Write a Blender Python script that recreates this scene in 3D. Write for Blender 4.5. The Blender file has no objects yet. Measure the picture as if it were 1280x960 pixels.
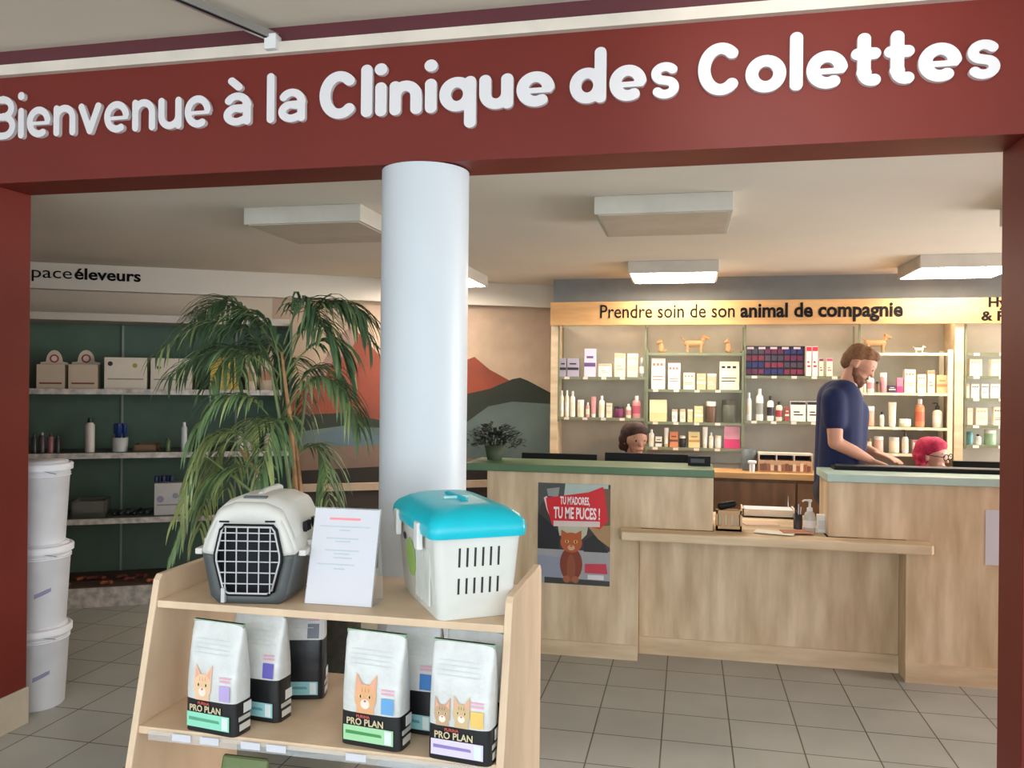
import bpy, math, random
import numpy as np
from mathutils import Vector, Matrix
random.seed(7)
SC = bpy.context.scene
COL = SC.collection
# ---------------------------------------------------------------- camera
F = 1030.0; YAW = math.radians(12.1); CH = 1.57; ROLL = 0.010
_s, _c = math.sin(YAW), math.cos(YAW)
cam = bpy.data.cameras.new('camera'); camo = bpy.data.objects.new('camera', cam); COL.objects.link(camo)
cam.sensor_width = 36.0; cam.lens = 36.0 * F / 1280.0; cam.clip_start = .05
_f = Vector((-_s, _c, 0)); _r = Vector((_c, _s, 0)); _u = Vector((0, 0, 1))
r2 = _r * math.cos(ROLL) + _u * math.sin(ROLL); u2 = _u * math.cos(ROLL) - _r * math.sin(ROLL)
M = Matrix((r2, u2, -_f)).transposed().to_4x4(); M.translation = (0, 0, CH)
camo.matrix_world = M
SC.camera = camo
# ---------------------------------------------------------------- world, exposure, lights
SC.view_settings.view_transform = 'Standard'; SC.view_settings.look = 'None'
SC.view_settings.gamma = 1.0; SC.view_settings.use_curve_mapping = False
SC.view_settings.exposure = 0.48
w = bpy.data.worlds.new('world'); SC.world = w; w.use_nodes = True
w.node_tree.nodes['Background'].inputs[0].default_value = (.80, .90, 1.0, 1)
w.node_tree.nodes['Background'].inputs[1].default_value = 1.9

def area(name, loc, rot, sx, sy, power, color):
    l = bpy.data.lights.new(name, 'AREA'); l.shape = 'RECTANGLE'; l.size = sx; l.size_y = sy
    l.energy = power; l.color = color
    o = bpy.data.objects.new(name, l); o.location = loc; o.rotation_euler = rot; COL.objects.link(o); return o
# daylight through the glazed street side behind the viewer
area('street_daylight', (.6, -1.6, 1.7), (math.radians(90), 0, 0), 5.0, 2.3, 44, (.92, .96, 1.0))
# fill light added inside the right wall to brighten the room, no window there
area('right_room_fill', (5.0, 5.1, 1.35), (0, math.radians(90), 0), 2.2, 3.4, 190, (.96, .98, 1.0))
# spot lamp of the gallery aimed at the sign
sp = bpy.data.lights.new('sign_spotlight', 'SPOT'); sp.energy = 55; sp.spot_size = math.radians(44); sp.spot_blend = 1.0
sp.color = (1, .93, .88); sp.shadow_soft_size = .08
spo = bpy.data.objects.new('sign_spotlight', sp); spo.location = (.35, 1.0, 2.85); COL.objects.link(spo)
spo.rotation_euler = (Vector((.42, 3.0, 2.66)) - spo.location).to_track_quat('-Z', 'Y').to_euler()

# ---------------------------------------------------------------- where a pixel's ray meets a real plane
def ray(px, py):
    x = (px - 640 + ROLL * (py - 480)) / F; y = (py - 480 - ROLL * (px - 640)) / F
    return Vector((-_s + x * _c, _c + x * _s, -y))
def atY(px, py, Y):
    r = ray(px, py); return Vector((0, 0, CH)) + r * (Y / r.y)
def atZ(px, py, Z):
    r = ray(px, py); return Vector((0, 0, CH)) + r * ((Z - CH) / r.z)
WA = math.radians(28.5); WE = Vector((math.cos(WA), math.sin(WA), 0)); WN = Vector((-math.sin(WA), math.cos(WA), 0))
def atW(px, py, o):          # on the slanting left wall: returns (s along wall, z)
    r = ray(px, py); t = o / (r.x * WN.x + r.y * WN.y); p = r * t
    return p.x * WE.x + p.y * WE.y, CH + p.z
def WP(s, o, z): return WE * s + WN * o + Vector((0, 0, z))

# ---------------------------------------------------------------- materials
def lin(c):
    return tuple(((v / 255) / 12.92 if v / 255 <= .04045 else ((v / 255 + .055) / 1.055) ** 2.4) for v in c)
MATS = {}
def mat(name, col, rough=.6, metal=0., noise=.06, scale=6., emit=0., trans=0., spec=.5, alpha=1., bump=0., stretch=None, col2=None, coat=0.):
    if name in MATS: return MATS[name]
    m = bpy.data.materials.new(name); m.use_nodes = True; nt = m.node_tree; b = nt.nodes['Principled BSDF']
    c = lin(col); b.inputs['Roughness'].default_value = rough; b.inputs['Metallic'].default_value = metal
    b.inputs['Specular IOR Level'].default_value = spec
    if trans: b.inputs['Transmission Weight'].default_value = trans; b.inputs['IOR'].default_value = 1.3
    if coat: b.inputs['Coat Weight'].default_value = coat
    if alpha < 1: b.inputs['Alpha'].default_value = alpha
    tc = nt.nodes.new('ShaderNodeTexCoord'); mp = nt.nodes.new('ShaderNodeMapping'); nz = nt.nodes.new('ShaderNodeTexNoise')
    nt.links.new(tc.outputs['Object'], mp.inputs[0]); nt.links.new(mp.outputs[0], nz.inputs['Vector'])
    if stretch: mp.inputs['Scale'].default_value = stretch
    nz.inputs['Scale'].default_value = scale; nz.inputs['Detail'].default_value = 4
    rp = nt.nodes.new('ShaderNodeValToRGB'); nt.links.new(nz.outputs[0], rp.inputs[0])
    c2 = lin(col2) if col2 else tuple(v * (1 - noise * 2) for v in c)
    rp.color_ramp.elements[0].position = .32; rp.color_ramp.elements[1].position = .68
    rp.color_ramp.elements[0].color = (*c2, 1); rp.color_ramp.elements[1].color = (*(tuple(min(1, v * (1 + noise * .3)) for v in c)), 1)
    nt.links.new(rp.outputs[0], b.inputs['Base Color'])
    if bump:
        bp = nt.nodes.new('ShaderNodeBump'); bp.inputs['Strength'].default_value = bump; bp.inputs['Distance'].default_value = .01
        nt.links.new(nz.outputs[0], bp.inputs['Height']); nt.links.new(bp.outputs[0], b.inputs['Normal'])
    if emit:
        b.inputs['Emission Color'].default_value = (*c, 1); b.inputs['Emission Strength'].default_value = emit
    MATS[name] = m; return m
def plain(c, rough=.5, **k): return mat('plain_%02x%02x%02x_%d' % (c[0], c[1], c[2], int(rough * 100)), c, rough, noise=.03, scale=14, **k)

RED = mat('painted_red', (114, 38, 28), .5, noise=.03, scale=3, spec=.3)
WHITE = mat('white_plastic', (232, 230, 226), .4, noise=.02)
LETTER = mat('white_letter', (226, 222, 222), .4, noise=.01)
CEIL = mat('ceiling_paint', (222, 214, 200), .9, noise=.03, scale=1.5)
CEILO = mat('outer_ceiling_paint', (228, 218, 200), .9, noise=.03, scale=1.2)
WALLC = mat('wall_paint', (205, 190, 170), .9, noise=.03, scale=2)
WALLG = mat('wall_grey', (150, 148, 140), .9, noise=.04, scale=2)
OAK = mat('oak_laminate', (226, 204, 170), .5, scale=2.2, stretch=(5, 5, .9), col2=(190, 163, 126))
OAKH = mat('oak_laminate_across', (228, 206, 172), .5, scale=2.2, stretch=(.9, 5, 5), col2=(192, 165, 128))
OAKW = mat('warm_oak', (206, 160, 104), .5, scale=2.5, stretch=(1, 6, 6), col2=(180, 134, 84))
OAKD = mat('dark_oak', (140, 100, 66), .5, scale=2.5, stretch=(5, 5, .8), col2=(112, 78, 50))
BEECH = mat('pale_beech', (226, 198, 166), .5, scale=3, stretch=(3, 3, 1), col2=(212, 184, 152))
GREENTOP = mat('green_laminate', (84, 118, 80), .4)
MINT = mat('mint_laminate', (188, 214, 202), .4)
BLACK = mat('black_plastic', (15, 15, 17), .55, spec=.25)
DGREY = mat('dark_grey_plastic', (70, 74, 76), .5)
GREENP = mat('green_shelf_back', (92, 116, 98), .7, noise=.08)
CREAMM = mat('cream_metal', (216, 208, 178), .4)
OLIVEM = mat('olive_metal', (120, 124, 96), .4)
TEAL = mat('turquoise_plastic', (0, 196, 214), .3)
PLW = mat('light_grey_plastic', (224, 224, 216), .35)
STEEL = mat('steel', (190, 190, 188), .3, metal=.8)
GLASS = mat('shelf_glass', (190, 208, 190), .15, alpha=.45)
CLEAR = mat('clear_plastic', (235, 240, 240), .1, alpha=.22)
SKIN = mat('skin', (206, 150, 122), .55, noise=.05)
SKIN2 = mat('fair_skin', (216, 166, 146), .55, noise=.05)
NAVY = mat('navy_fabric', (12, 27, 74), .8, noise=.12, scale=9, bump=.15)
PAPER = mat('white_paper', (212, 212, 218), .7, noise=.01)
TRIMB = mat('beige_baseboard', (196, 184, 164), .6)
LEDW = mat('lamp_diffuser', (255, 242, 224), .5, emit=20.0)
LEDO = mat('lamp_diffuser_off', (196, 184, 166), .6)
LEDS = mat('led_strip', (255, 226, 190), .5, emit=15.0)

def tile_mat():
    m = bpy.data.materials.new('floor_tiles'); m.use_nodes = True; nt = m.node_tree; b = nt.nodes['Principled BSDF']
    tc = nt.nodes.new('ShaderNodeTexCoord'); mp = nt.nodes.new('ShaderNodeMapping'); br = nt.nodes.new('ShaderNodeTexBrick')
    nt.links.new(tc.outputs['Object'], mp.inputs[0]); nt.links.new(mp.outputs[0], br.inputs['Vector'])
    T = .3025
    mp.inputs['Location'].default_value = (.1027 + 20 * T, -3.41 + 20 * T, 0)
    br.offset = 0; br.squash = 1
    br.inputs['Scale'].default_value = 1; br.inputs['Brick Width'].default_value = T; br.inputs['Row Height'].default_value = T
    br.inputs['Mortar Size'].default_value = .0035; br.inputs['Mortar Smooth'].default_value = .2
    br.inputs['Color1'].default_value = (*lin((164, 163, 154)), 1); br.inputs['Color2'].default_value = (*lin((158, 157, 149)), 1)
    br.inputs['Mortar'].default_value = (*lin((84, 76, 64)), 1)
    nz = nt.nodes.new('ShaderNodeTexNoise'); nz.inputs['Scale'].default_value = 3; nz.inputs['Detail'].default_value = 5
    nt.links.new(tc.outputs['Object'], nz.inputs['Vector'])
    mx = nt.nodes.new('ShaderNodeMixRGB'); mx.blend_type = 'OVERLAY'; mx.inputs[0].default_value = .18
    nt.links.new(br.outputs['Color'], mx.inputs[1]); nt.links.new(nz.outputs[0], mx.inputs[2])
    nt.links.new(mx.outputs[0], b.inputs['Base Color']); b.inputs['Roughness'].default_value = .45
    return m
TILES = tile_mat()

# ---------------------------------------------------------------- mesh builder
class MB:
    def __init__(s): s.v = []; s.f = []; s.fm = []; s.sm = []; s.mats = []
    def mi(s, m):
        if m not in s.mats: s.mats.append(m)
        return s.mats.index(m)
    def add(s, vs, fs, m, smooth=False, T=None):
        o = len(s.v); i = s.mi(m)
        for v in vs: s.v.append(tuple(T @ Vector(v)) if T is not None else tuple(v))
        for f in fs: s.f.append([o + k for k in f]); s.fm.append(i); s.sm.append(smooth)
        return s
    def box(s, x0, x1, y0, y1, z0, z1, m, T=None):
        v = [(x0, y0, z0), (x1, y0, z0), (x1, y1, z0), (x0, y1, z0), (x0, y0, z1), (x1, y0, z1), (x1, y1, z1), (x0, y1, z1)]
        return s.add(v, [(0, 3, 2, 1), (4, 5, 6, 7), (0, 1, 5, 4), (1, 2, 6, 5), (2, 3, 7, 6), (3, 0, 4, 7)], m, False, T)
    def loft(s, rings, m, smooth=True, cap0=True, cap1=True, T=None):
        n = len(rings[0]); vs = [p for r in rings for p in r]; fs = []
        for i in range(len(rings) - 1):
            for j in range(n):
                a = i * n + j; b = i * n + (j + 1) % n; fs.append((a, b, b + n, a + n))
        s.add(vs, fs, m, smooth, T)
        if cap0: s.add(rings[0], [tuple(range(n))[::-1]], m, False, T)
        if cap1: s.add(rings[-1], [tuple(range(n))], m, False, T)
        return s
    def lathe(s, prof, m, n=16, cx=0, cy=0, T=None, smooth=True, sx=1, sy=1):
        rings = [[(cx + r * sx * math.cos(2 * math.pi * k / n), cy + r * sy * math.sin(2 * math.pi * k / n), z) for k in range(n)] for r, z in prof]
        return s.loft(rings, m, smooth, True, True, T)
    def tube(s, pts, r, m, n=8, smooth=True):
        pts = [Vector(p) for p in pts]; rings = []
        for i, p in enumerate(pts):
            d = (pts[min(i + 1, len(pts) - 1)] - pts[max(i - 1, 0)]).normalized()
            a = Vector((0, 0, 1)) if abs(d.z) < .9 else Vector((1, 0, 0))
            x = d.cross(a).normalized(); y = x.cross(d); rr = r[i] if isinstance(r, (list, tuple)) else r
            rings.append([p + x * rr * math.cos(2 * math.pi * k / n) + y * rr * math.sin(2 * math.pi * k / n) for k in range(n)])
        return s.loft(rings, m, smooth)
    def caps(s, p0, r0, p1, r1, m, n=12):       # tapered capsule
        p0 = Vector(p0); p1 = Vector(p1); d = p1 - p0; L = d.length
        q = d.to_track_quat('Z', 'Y') if L > 1e-6 else Matrix.Identity(3).to_quaternion()
        prof = []
        for k in range(1, 7): a = -math.pi / 2 + k * math.pi / 12; prof.append((r0 * math.cos(a), r0 * math.sin(a)))
        for k in range(0, 6): a = k * math.pi / 12; prof.append((r1 * math.cos(a), L + r1 * math.sin(a)))
        T = Matrix.Translation(p0) @ q.to_matrix().to_4x4()
        return s.lathe(prof, m, n, T=T)
    def ell(s, c, rx, ry, rz, m, n=16, T=None):
        prof = [(math.cos(a), c[2] + rz * math.sin(a)) for a in [(-.48 + .96 * k / 10) * math.pi for k in range(11)]]
        rings = [[(c[0] + rx * r * math.cos(2 * math.pi * k / n), c[1] + ry * r * math.sin(2 * math.pi * k / n), z) for k in range(n)] for r, z in prof]
        return s.loft(rings, m, True, True, True, T)
    def poly(s, pts, m, y=0., t=0.):            # polygon in xz at depth y (faces -y), thickness t
        fr = [(p[0], y, p[1]) for p in pts]; n = len(pts)
        s.add(fr, [tuple(range(n))], m)
        if t:
            bk = [(p[0], y + t, p[1]) for p in pts]
            s.add(fr + bk, [(k, (k + 1) % n, n + (k + 1) % n, n + k) for k in range(n)] + [tuple(range(2 * n - 1, n - 1, -1))], m)
        return s
    def prism(s, pts, axis, a0, a1, m, T=None):  # polygon extruded along axis
        def put(p, a): return (a, p[0], p[1]) if axis == 'x' else ((p[0], a, p[1]) if axis == 'y' else (p[0], p[1], a))
        n = len(pts)
        return s.add([put(p, a0) for p in pts] + [put(p, a1) for p in pts],
                     [tuple(range(n)), tuple(range(2 * n - 1, n - 1, -1))] + [(k, (k + 1) % n, n + (k + 1) % n, n + k) for k in range(n)], m, False, T)
    def mesh(s, name, fix=True):
        me = bpy.data.meshes.new(name); me.from_pydata(s.v, [], s.f)
        for m in s.mats: me.materials.append(m)
        for p, i, q in zip(me.polygons, s.fm, s.sm): p.material_index = i; p.use_smooth = q
        if fix:
            import bmesh
            b = bmesh.new(); b.from_mesh(me); bmesh.ops.recalc_face_normals(b, faces=b.faces); b.to_mesh(me); b.free()
        return me

def link(name, me, parent=None, loc=(0, 0, 0), rotz=0, bevel=0):
    o = bpy.data.objects.new(name, me); COL.objects.link(o); o.location = loc; o.rotation_euler = (0, 0, rotz)
    if parent: o.parent = parent
    if bevel:
        b = o.modifiers.new('bevel', 'BEVEL'); b.width = bevel; b.segments = 2; b.limit_method = 'ANGLE'; b.angle_limit = .7
    return o
def tag(o, label, cat, group=None, kind=None):
    o['label'] = label; o['category'] = cat
    if group: o['group'] = group
    if kind: o['kind'] = kind
    return o
def thing(name, label, cat, loc=(0, 0, 0), rotz=0, group=None):
    o = bpy.data.objects.new(name, None); COL.objects.link(o); o.location = loc; o.rotation_euler = (0, 0, rotz)
    o.empty_display_size = .05
    return tag(o, label, cat, group)
def part(name, mb, parent, bevel=0, label=None, world=False):
    if world:
        L = parent.location if parent.parent is None else parent.parent.location
        mb.v = [(a - L.x, b - L.y, c - L.z) for a, b, c in mb.v]
    o = link(name, mb.mesh(name), parent, bevel=bevel)
    if label: o['label'] = label
    return o
def solo(name, mb, label, cat, loc=(0, 0, 0), rotz=0, group=None, bevel=0):
    return tag(link(name, mb.mesh(name), None, loc, rotz, bevel), label, cat, group)
def struct(name, mb, parent=None, bevel=0):
    o = link(name, mb.mesh(name), parent, bevel=bevel)
    if not parent: o['kind'] = 'structure'; o['label'] = name.replace('_', ' '); o['category'] = name.split('_')[0]
    return o
def remeshed(name, mb, parent, voxel, smooth=4, mat_=None):
    me = mb.mesh(name); t = bpy.data.objects.new('tmp', me); COL.objects.link(t)
    r = t.modifiers.new('r', 'REMESH'); r.mode = 'VOXEL'; r.voxel_size = voxel; r.use_smooth_shade = True
    sm = t.modifiers.new('s', 'SMOOTH'); sm.iterations = smooth; sm.factor = .5
    dg = bpy.context.evaluated_depsgraph_get(); dg.update()
    m2 = bpy.data.meshes.new_from_object(t.evaluated_get(dg)); m2.name = name
    bpy.data.objects.remove(t); bpy.data.meshes.remove(me)
    m2.materials.clear(); m2.materials.append(mat_)
    for p in m2.polygons: p.use_smooth = True; p.material_index = 0
    return link(name, m2, parent)

# text from the built-in font; returns mesh lying in xz plane facing -y, left bottom at origin, width W
def text_mesh(body, m, W=None, Hh=None, bold=0., depth=.002):
    cu = bpy.data.curves.new('t', 'FONT'); cu.body = body; cu.size = 1; cu.extrude = .02; cu.offset = bold; cu.resolution_u = 3
    o = bpy.data.objects.new('t', cu); COL.objects.link(o)
    dg = bpy.context.evaluated_depsgraph_get(); dg.update()
    me = bpy.data.meshes.new_from_object(o.evaluated_get(dg)); bpy.data.objects.remove(o)
    xs = [v.co.x for v in me.vertices]; x0, x1 = min(xs), max(xs)
    k = (W / (x1 - x0)) if W else Hh
    kz = Hh if Hh else k
    for v in me.vertices:
        x, y, z = v.co; v.co = ((x - x0) * k, -(z + .02) / .04 * depth, y * kz)
    me.materials.clear(); me.materials.append(m); me.name = 'lettering'
    return me

# ================================================================ THE SETTING
YF, YB, ZH = 3.0, 3.22, 2.41            # red front: near face, far face, underside
XL, XR = -2.945, 1.08
ZC, ZO = 2.45, 2.97
YW = 6.87                               # back wall
WO = 7.05                               # offset of the slanting wall
struct('floor', MB().box(-9, 7, -3, 10, -.1, 0, TILES))
cm = MB(); cm.box(-9, 7, YB - .01, 10, ZC, ZC + .08, CEIL); struct('ceiling', cm)
cm = MB(); cm.box(-9, 7, -3, YF, ZO, ZO + .1, CEILO); struct('ceiling_outer', cm)
h = MB()
h.box(-9, 7, YF, YB, ZH, ZO, RED)
struct('wall_front_header', h)
h = MB(); h.box(-9, XL, YF, YB, 0, ZH, RED); struct('wall_front_left', h, bevel=.004)
h = MB(); h.box(XR, 7, YF, YB, 0, ZH, RED); struct('wall_front_right', h, bevel=.004)
struct('baseboard_left', MB().box(-9, XL + .008, YF - .008, YB + .004, 0, .165, TRIMB))
struct('baseboard_right', MB().box(XR - .008, 7, YF - .008, YB + .004, 0, .165, TRIMB))
struct('trim_1', MB().box(-9, 7, YF - .03, YF, 2.862, 2.906, mat('cream_trim', (226, 214, 198), .5)))
struct('trim_2', MB().box(-9, 7, YF - .012, YF, 2.915, ZO, mat('burgundy_paint', (92, 38, 44), .5)))
struct('wall_back', MB().box(-1.115, 7, YW, YW + .1, 0, ZC, WALLC))
struct('wall_back_shadow', MB().box(-1.115, 7, YW - .03, YW, 2.20, ZC, mat('blue_grey_shadow', (128, 132, 130), .8)))  # shadow above the fascia, put into the wall colour as a blue-grey strip
struct('wall_return', MB().box(-1.115, -1.015, YW, 8.2, 0, ZC, WALLC))
struct('wall_right', MB().box(5.2, 5.3, YB, 8, 0, ZC, WALLC))
TW = Matrix.Rotation(WA, 4, 'Z')        # local (s, offset, z) -> world
lw = MB(); lw.box(-3.2, 3.2, WO, WO + .1, 0, ZC, WALLC, TW); struct('wall_left', lw)
lw = MB(); lw.box(-3.3, -3.2, 3.0, WO, 0, ZC, WALLC, TW); struct('wall_left_side', lw)
sf = MB(); sf.box(-3.2, 3.1, WO - .10, WO, 2.255, ZC, CEIL, TW); struct('trim_3', sf)

# wall lettering left
t = thing('wall_lettering', 'dark wall lettering reading espace éleveurs above the green shelves', 'sign', WP(-1.75, WO - .1, 2.30), WA)
s0, z0 = atW(38, 352, WO - .1); s1, z1 = atW(90, 354, WO - .1); s2, _ = atW(93, 356, WO - .1); s3, _ = atW(176, 356, WO - .1)
INK = mat('dark_ink', (16, 15, 16), .8, spec=.2)
wd = (s1 - s0) * 6.0 / 4.15
o = link('lettering', text_mesh('Espace', INK, W=wd, Hh=.125), t); o.location = (s1 - wd + 1.75, -.001, .035)
o = link('lettering', text_mesh('éleveurs', INK, W=s3 - s2, Hh=.12, bold=.025), t); o.location = (s2 + 1.75, -.001, .035)

# mural painted on the slanting wall
def mural():
    mb = MB()
    sA, sB = .02, 2.66; zb, zt = .0, 2.255
    sky = mat('mural_sky', (186, 162, 140), .9); sky2 = mat('mural_mauve', (150, 124, 112), .9)
    redm = mat('mural_red_mountain', (150, 74, 54), .9, col2=(120, 62, 50), scale=2.5); dkm = mat('mural_dark_hill', (50, 56, 48), .9)
    mist = mat('mural_mist', (110, 124, 120), .9, col2=(82, 96, 94), scale=1.5); brown = mat('mural_brown', (132, 104, 88), .9, col2=(112, 92, 82), scale=2)
    dark = mat('mural_dark_ground', (44, 38, 36), .9); blue = mat('mural_blue_river', (92, 110, 118), .9)
    strip = mat('mural_cream_strip', (186, 162, 140), .8)
    q = lambda *pts: [atW(x, y, WO) for x, y in pts]
    L = [([(sA, zb), (sB, zb), (sB, zt), (sA, zt)], sky),
         (q((330, 540), (372, 488), (398, 462), (424, 418), (440, 408), (456, 424), (476, 446), (520, 500), (545, 470), (570, 455), (593, 446), (612, 462), (645, 480), (690, 500), (690, 560), (330, 560)), redm),
         (q((372, 488), (398, 462), (424, 418), (440, 408), (448, 420), (436, 442), (415, 452), (404, 476)), sky2),
         (q((330, 520), (430, 516), (475, 525), (585, 492), (612, 486), (640, 474), (650, 472), (660, 476), (690, 492), (690, 640), (330, 640)), dkm),
         (q((370, 540), (430, 532), (480, 535), (580, 530), (610, 508), (640, 502), (690, 505), (690, 640), (370, 640)), mist),
         (q((390, 545), (430, 534), (475, 545), (475, 556), (430, 558)), blue),
         (q((370, 560), (475, 556), (600, 575), (600, 600), (370, 590)), brown),
         (q((340, 590), (475, 583), (690, 588), (690, 603), (340, 607)), dark)]
    zs = atW(430, 608, WO)[1]
    for i, (p, m) in enumerate(L):
        p = [(min(max(a, sA), sB), max(min(b, zt), zb)) for a, b in p]
        mb.poly([(a, b) for a, b in p], m, y=-.002 - .0012 * i)
    return mb, zs
mb, zs = mural()
mo = link('wall_mural', mb.mesh('wall_mural', fix=False), None, WN * WO, WA)
tag(mo, 'painted mural of red mountains above dark misty hills behind the white column', 'mural')
led = MB(); led.box(.0, 2.66, -.05, 0, zs - .03, zs + .03, mat('mural_cream_strip', (186, 162, 140)))
led.box(.0, 2.66, -.03, 0, 0, zs - .03, mat('dark_plinth', (62, 50, 46), .8))
o = link('baseboard_mural', led.mesh('m'), None, WN * (WO - .012), WA); o['kind'] = 'structure'; o['label'] = 'baseboard mural'; o['category'] = 'baseboard'

# white round column
cb = MB(); cc = atY(531, 400, 3.13)
prof = [(.172, 0), (.172, 2.405)]
cb.lathe(prof, mat('white_column_paint', (202, 208, 212), .4, noise=.01), 48, smooth=True)
solo('column', cb, 'smooth white round column standing in the red shop opening', 'column', (cc.x, 3.125, 0))

# ---------------------------------------------------------------- header lettering with rounded strokes
def arc(cx, cy, rx, ry, a0, a1, n=14):
    return [(cx + rx * math.cos(math.radians(a0 + (a1 - a0) * k / n)), cy + ry * math.sin(math.radians(a0 + (a1 - a0) * k / n))) for k in range(n + 1)]
def strokes(ch, r):
    lo, hi = r, 1 - r; A = 1.40
    if ch in 'nu':
        W = .86; cx = W / 2; rx = W / 2 - r; ry = .30
        s = [[(r, lo), (r, hi)], arc(cx, hi - ry, rx, ry, 180, 0) + [(W - r, lo)]]
        if ch == 'u': s = [[(W - x, 1 - y) for x, y in p] for p in s]
        return s, W
    if ch == 'i': return [[(r, lo), (r, hi)], [(r, A - .02), (r, A - .01)]], 2 * r
    if ch == 'l': return [[(r, lo), (r, A)]], 2 * r
    if ch == 'e':
        W = .95; cx = W / 2; rx = cx - r; ry = .5 - r
        return [[(r + .02, .46, .50), (W - r + .02, .46)], arc(cx, .5, rx, ry, 10, 298, 26)], W
    if ch == 'v': W = .88; return [[(r, hi), (W / 2, lo), (W - r, hi)]], W
    if ch == 'o': W = .96; return [arc(W / 2, .5, W / 2 - r, .5 - r, 0, 360, 30)], W
    if ch in 'dq':
        W = .94; s = [arc(W / 2 - .02, .5, W / 2 - r - .01, .5 - r, 0, 360, 30), [(W - r, lo), (W - r, A)] if ch == 'd' else [(W - r, hi), (W - r, -.38 + r * .3)]]
        return s, W
    if ch in 'aà':
        W = .80; s = [[(W - r, lo), (W - r, .62)] + arc(W / 2, .62, W / 2 - r, hi - .62, 0, 150, 12), arc(W / 2 - .02, .31, W / 2 - r - .02, .31 - r * .9, 60, 300, 20) + [(W - r, .2)], [(W / 2, .31 + .31 - r * .9), (W - r, .31 + .31 - r * .9)]]
        if ch == 'à': s.append([(W * .30, 1.36), (W * .55, 1.17)])
        return s, W
    if ch == 's':
        W = .76; rx = W / 2 - r
        yt = .5 + (hi - .5) / 2; ry = (hi - .5) / 2
        lt = arc(W / 2, yt, rx, ry, 35, 240, 14) + arc(W / 2, .5 - ry, rx, ry, 60, -145, 14)
        rr_ = .80; hi2 = 1 - r * rr_; ry2 = (hi2 - .5) / 2
        lt = arc(W / 2, .5 + ry2, rx, ry2, 35, 240, 14) + arc(W / 2, .5 - ry2, rx, ry2, 60, -145, 14)
        lt[0] = (*lt[0], rr_)
        return [lt], W
    if ch == 't': W = .66; return [[(.28, 1.24), (.28, .36)] + arc(.46, .36, .18, .36 - lo, 180, 285, 8), [(r * .9, hi), (W - r, hi)]], W
    if ch == 'C': W = 1.10; return [arc(W / 2 + .02, .71, W / 2 - r, .71 - r, 48, 312, 30)], W - .02
    if ch == 'B':
        W = 1.0; T = 1.42 - r
        return [[(r, lo), (r, T)], [(r, T), (.5, T)] + arc(.5, (T + .74) / 2, .5 - r - .05, (T - .74) / 2, 90, -90, 12) + [(r, .74)],
                [(r, .74), (.52, .74)] + arc(.52, (.74 + lo) / 2, .48 - r, (.74 - lo) / 2, 90, -90, 12) + [(r, lo)]], W
    return [], .35
def stroke_mesh(st, r, sc, sx, depth, m, st_dot=1.0):
    seg = []
    for p in st:
        wt_ = p[0][2] if len(p[0]) == 3 else 1.0
        p = [(q_[0], q_[1]) for q_ in p]
        for a, b in zip(p[:-1], p[1:]): seg.append((a, b, wt_))
    g = .022
    xs0 = min(min(a[0], b[0]) for a, b, _w in seg) - r - .06; xs1 = max(max(a[0], b[0]) for a, b, _w in seg) + r + .06
    ys0 = min(min(a[1], b[1]) for a, b, _w in seg) - r - .06; ys1 = max(max(a[1], b[1]) for a, b, _w in seg) + r + .06
    nx = int((xs1 - xs0) / g) + 2; ny = int((ys1 - ys0) / g) + 2
    X, Y = np.meshgrid(xs0 + g * np.arange(nx), ys0 + g * np.arange(ny), indexing='ij')
    D = np.full(X.shape, 9.)
    for a, b, wt in seg:
        ax, ay = a; dx, dy = b[0] - ax, b[1] - ay; L2 = dx * dx + dy * dy + 1e-12
        t = np.clip(((X - ax) * dx + (Y - ay) * dy) / L2, 0, 1)
        rr = r * 1.12 if abs(dx) + abs(dy) < .02 else r * wt
        D = np.minimum(D, np.hypot(X - ax - t * dx, Y - ay - t * dy) + r - rr)
    Fv = r - D; Fv[np.abs(Fv) < 1e-5] = 1e-5
    verts = {}; vl = []; faces = []
    def vid(k, x, y):
        if k not in verts: verts[k] = len(vl); vl.append((x, y))
        return verts[k]
    for i in range(nx - 1):
        for j in range(ny - 1):
            c = [(i, j), (i + 1, j), (i + 1, j + 1), (i, j + 1)]; f = [Fv[p] for p in c]
            if max(f) < 0: continue
            pl = []
            for k in range(4):
                a, b = c[k], c[(k + 1) % 4]; fa, fb = f[k], f[(k + 1) % 4]
                if fa > 0: pl.append(vid(('c', a), X[a], Y[a]))
                if (fa > 0) != (fb > 0):
                    t = fa / (fa - fb); pl.append(vid(('e', min(a, b), max(a, b)), X[a] + (X[b] - X[a]) * t, Y[a] + (Y[b] - Y[a]) * t))
            if len(pl) >= 3: faces.append(pl)
    cnt = {}
    for f in faces:
        for a, b in zip(f, f[1:] + f[:1]): cnt[(a, b)] = 1
    n = len(vl); fs = [list(f) for f in faces]
    for (a, b) in cnt:
        if (b, a) not in cnt: fs.append([a, a + n, b + n, b])
    me = bpy.data.meshes.new('letter')
    me.from_pydata([(x * sc * sx, -depth, y * sc) for x, y in vl] + [(x * sc * sx, 0, y * sc) for x, y in vl], [], fs)
    me.materials.append(m); me.update()
    return me
sign = thing('sign', 'raised white rounded letters spelling a welcome across the red header', 'sign', (-1, YF, 2.592))
_cache = {}
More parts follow.
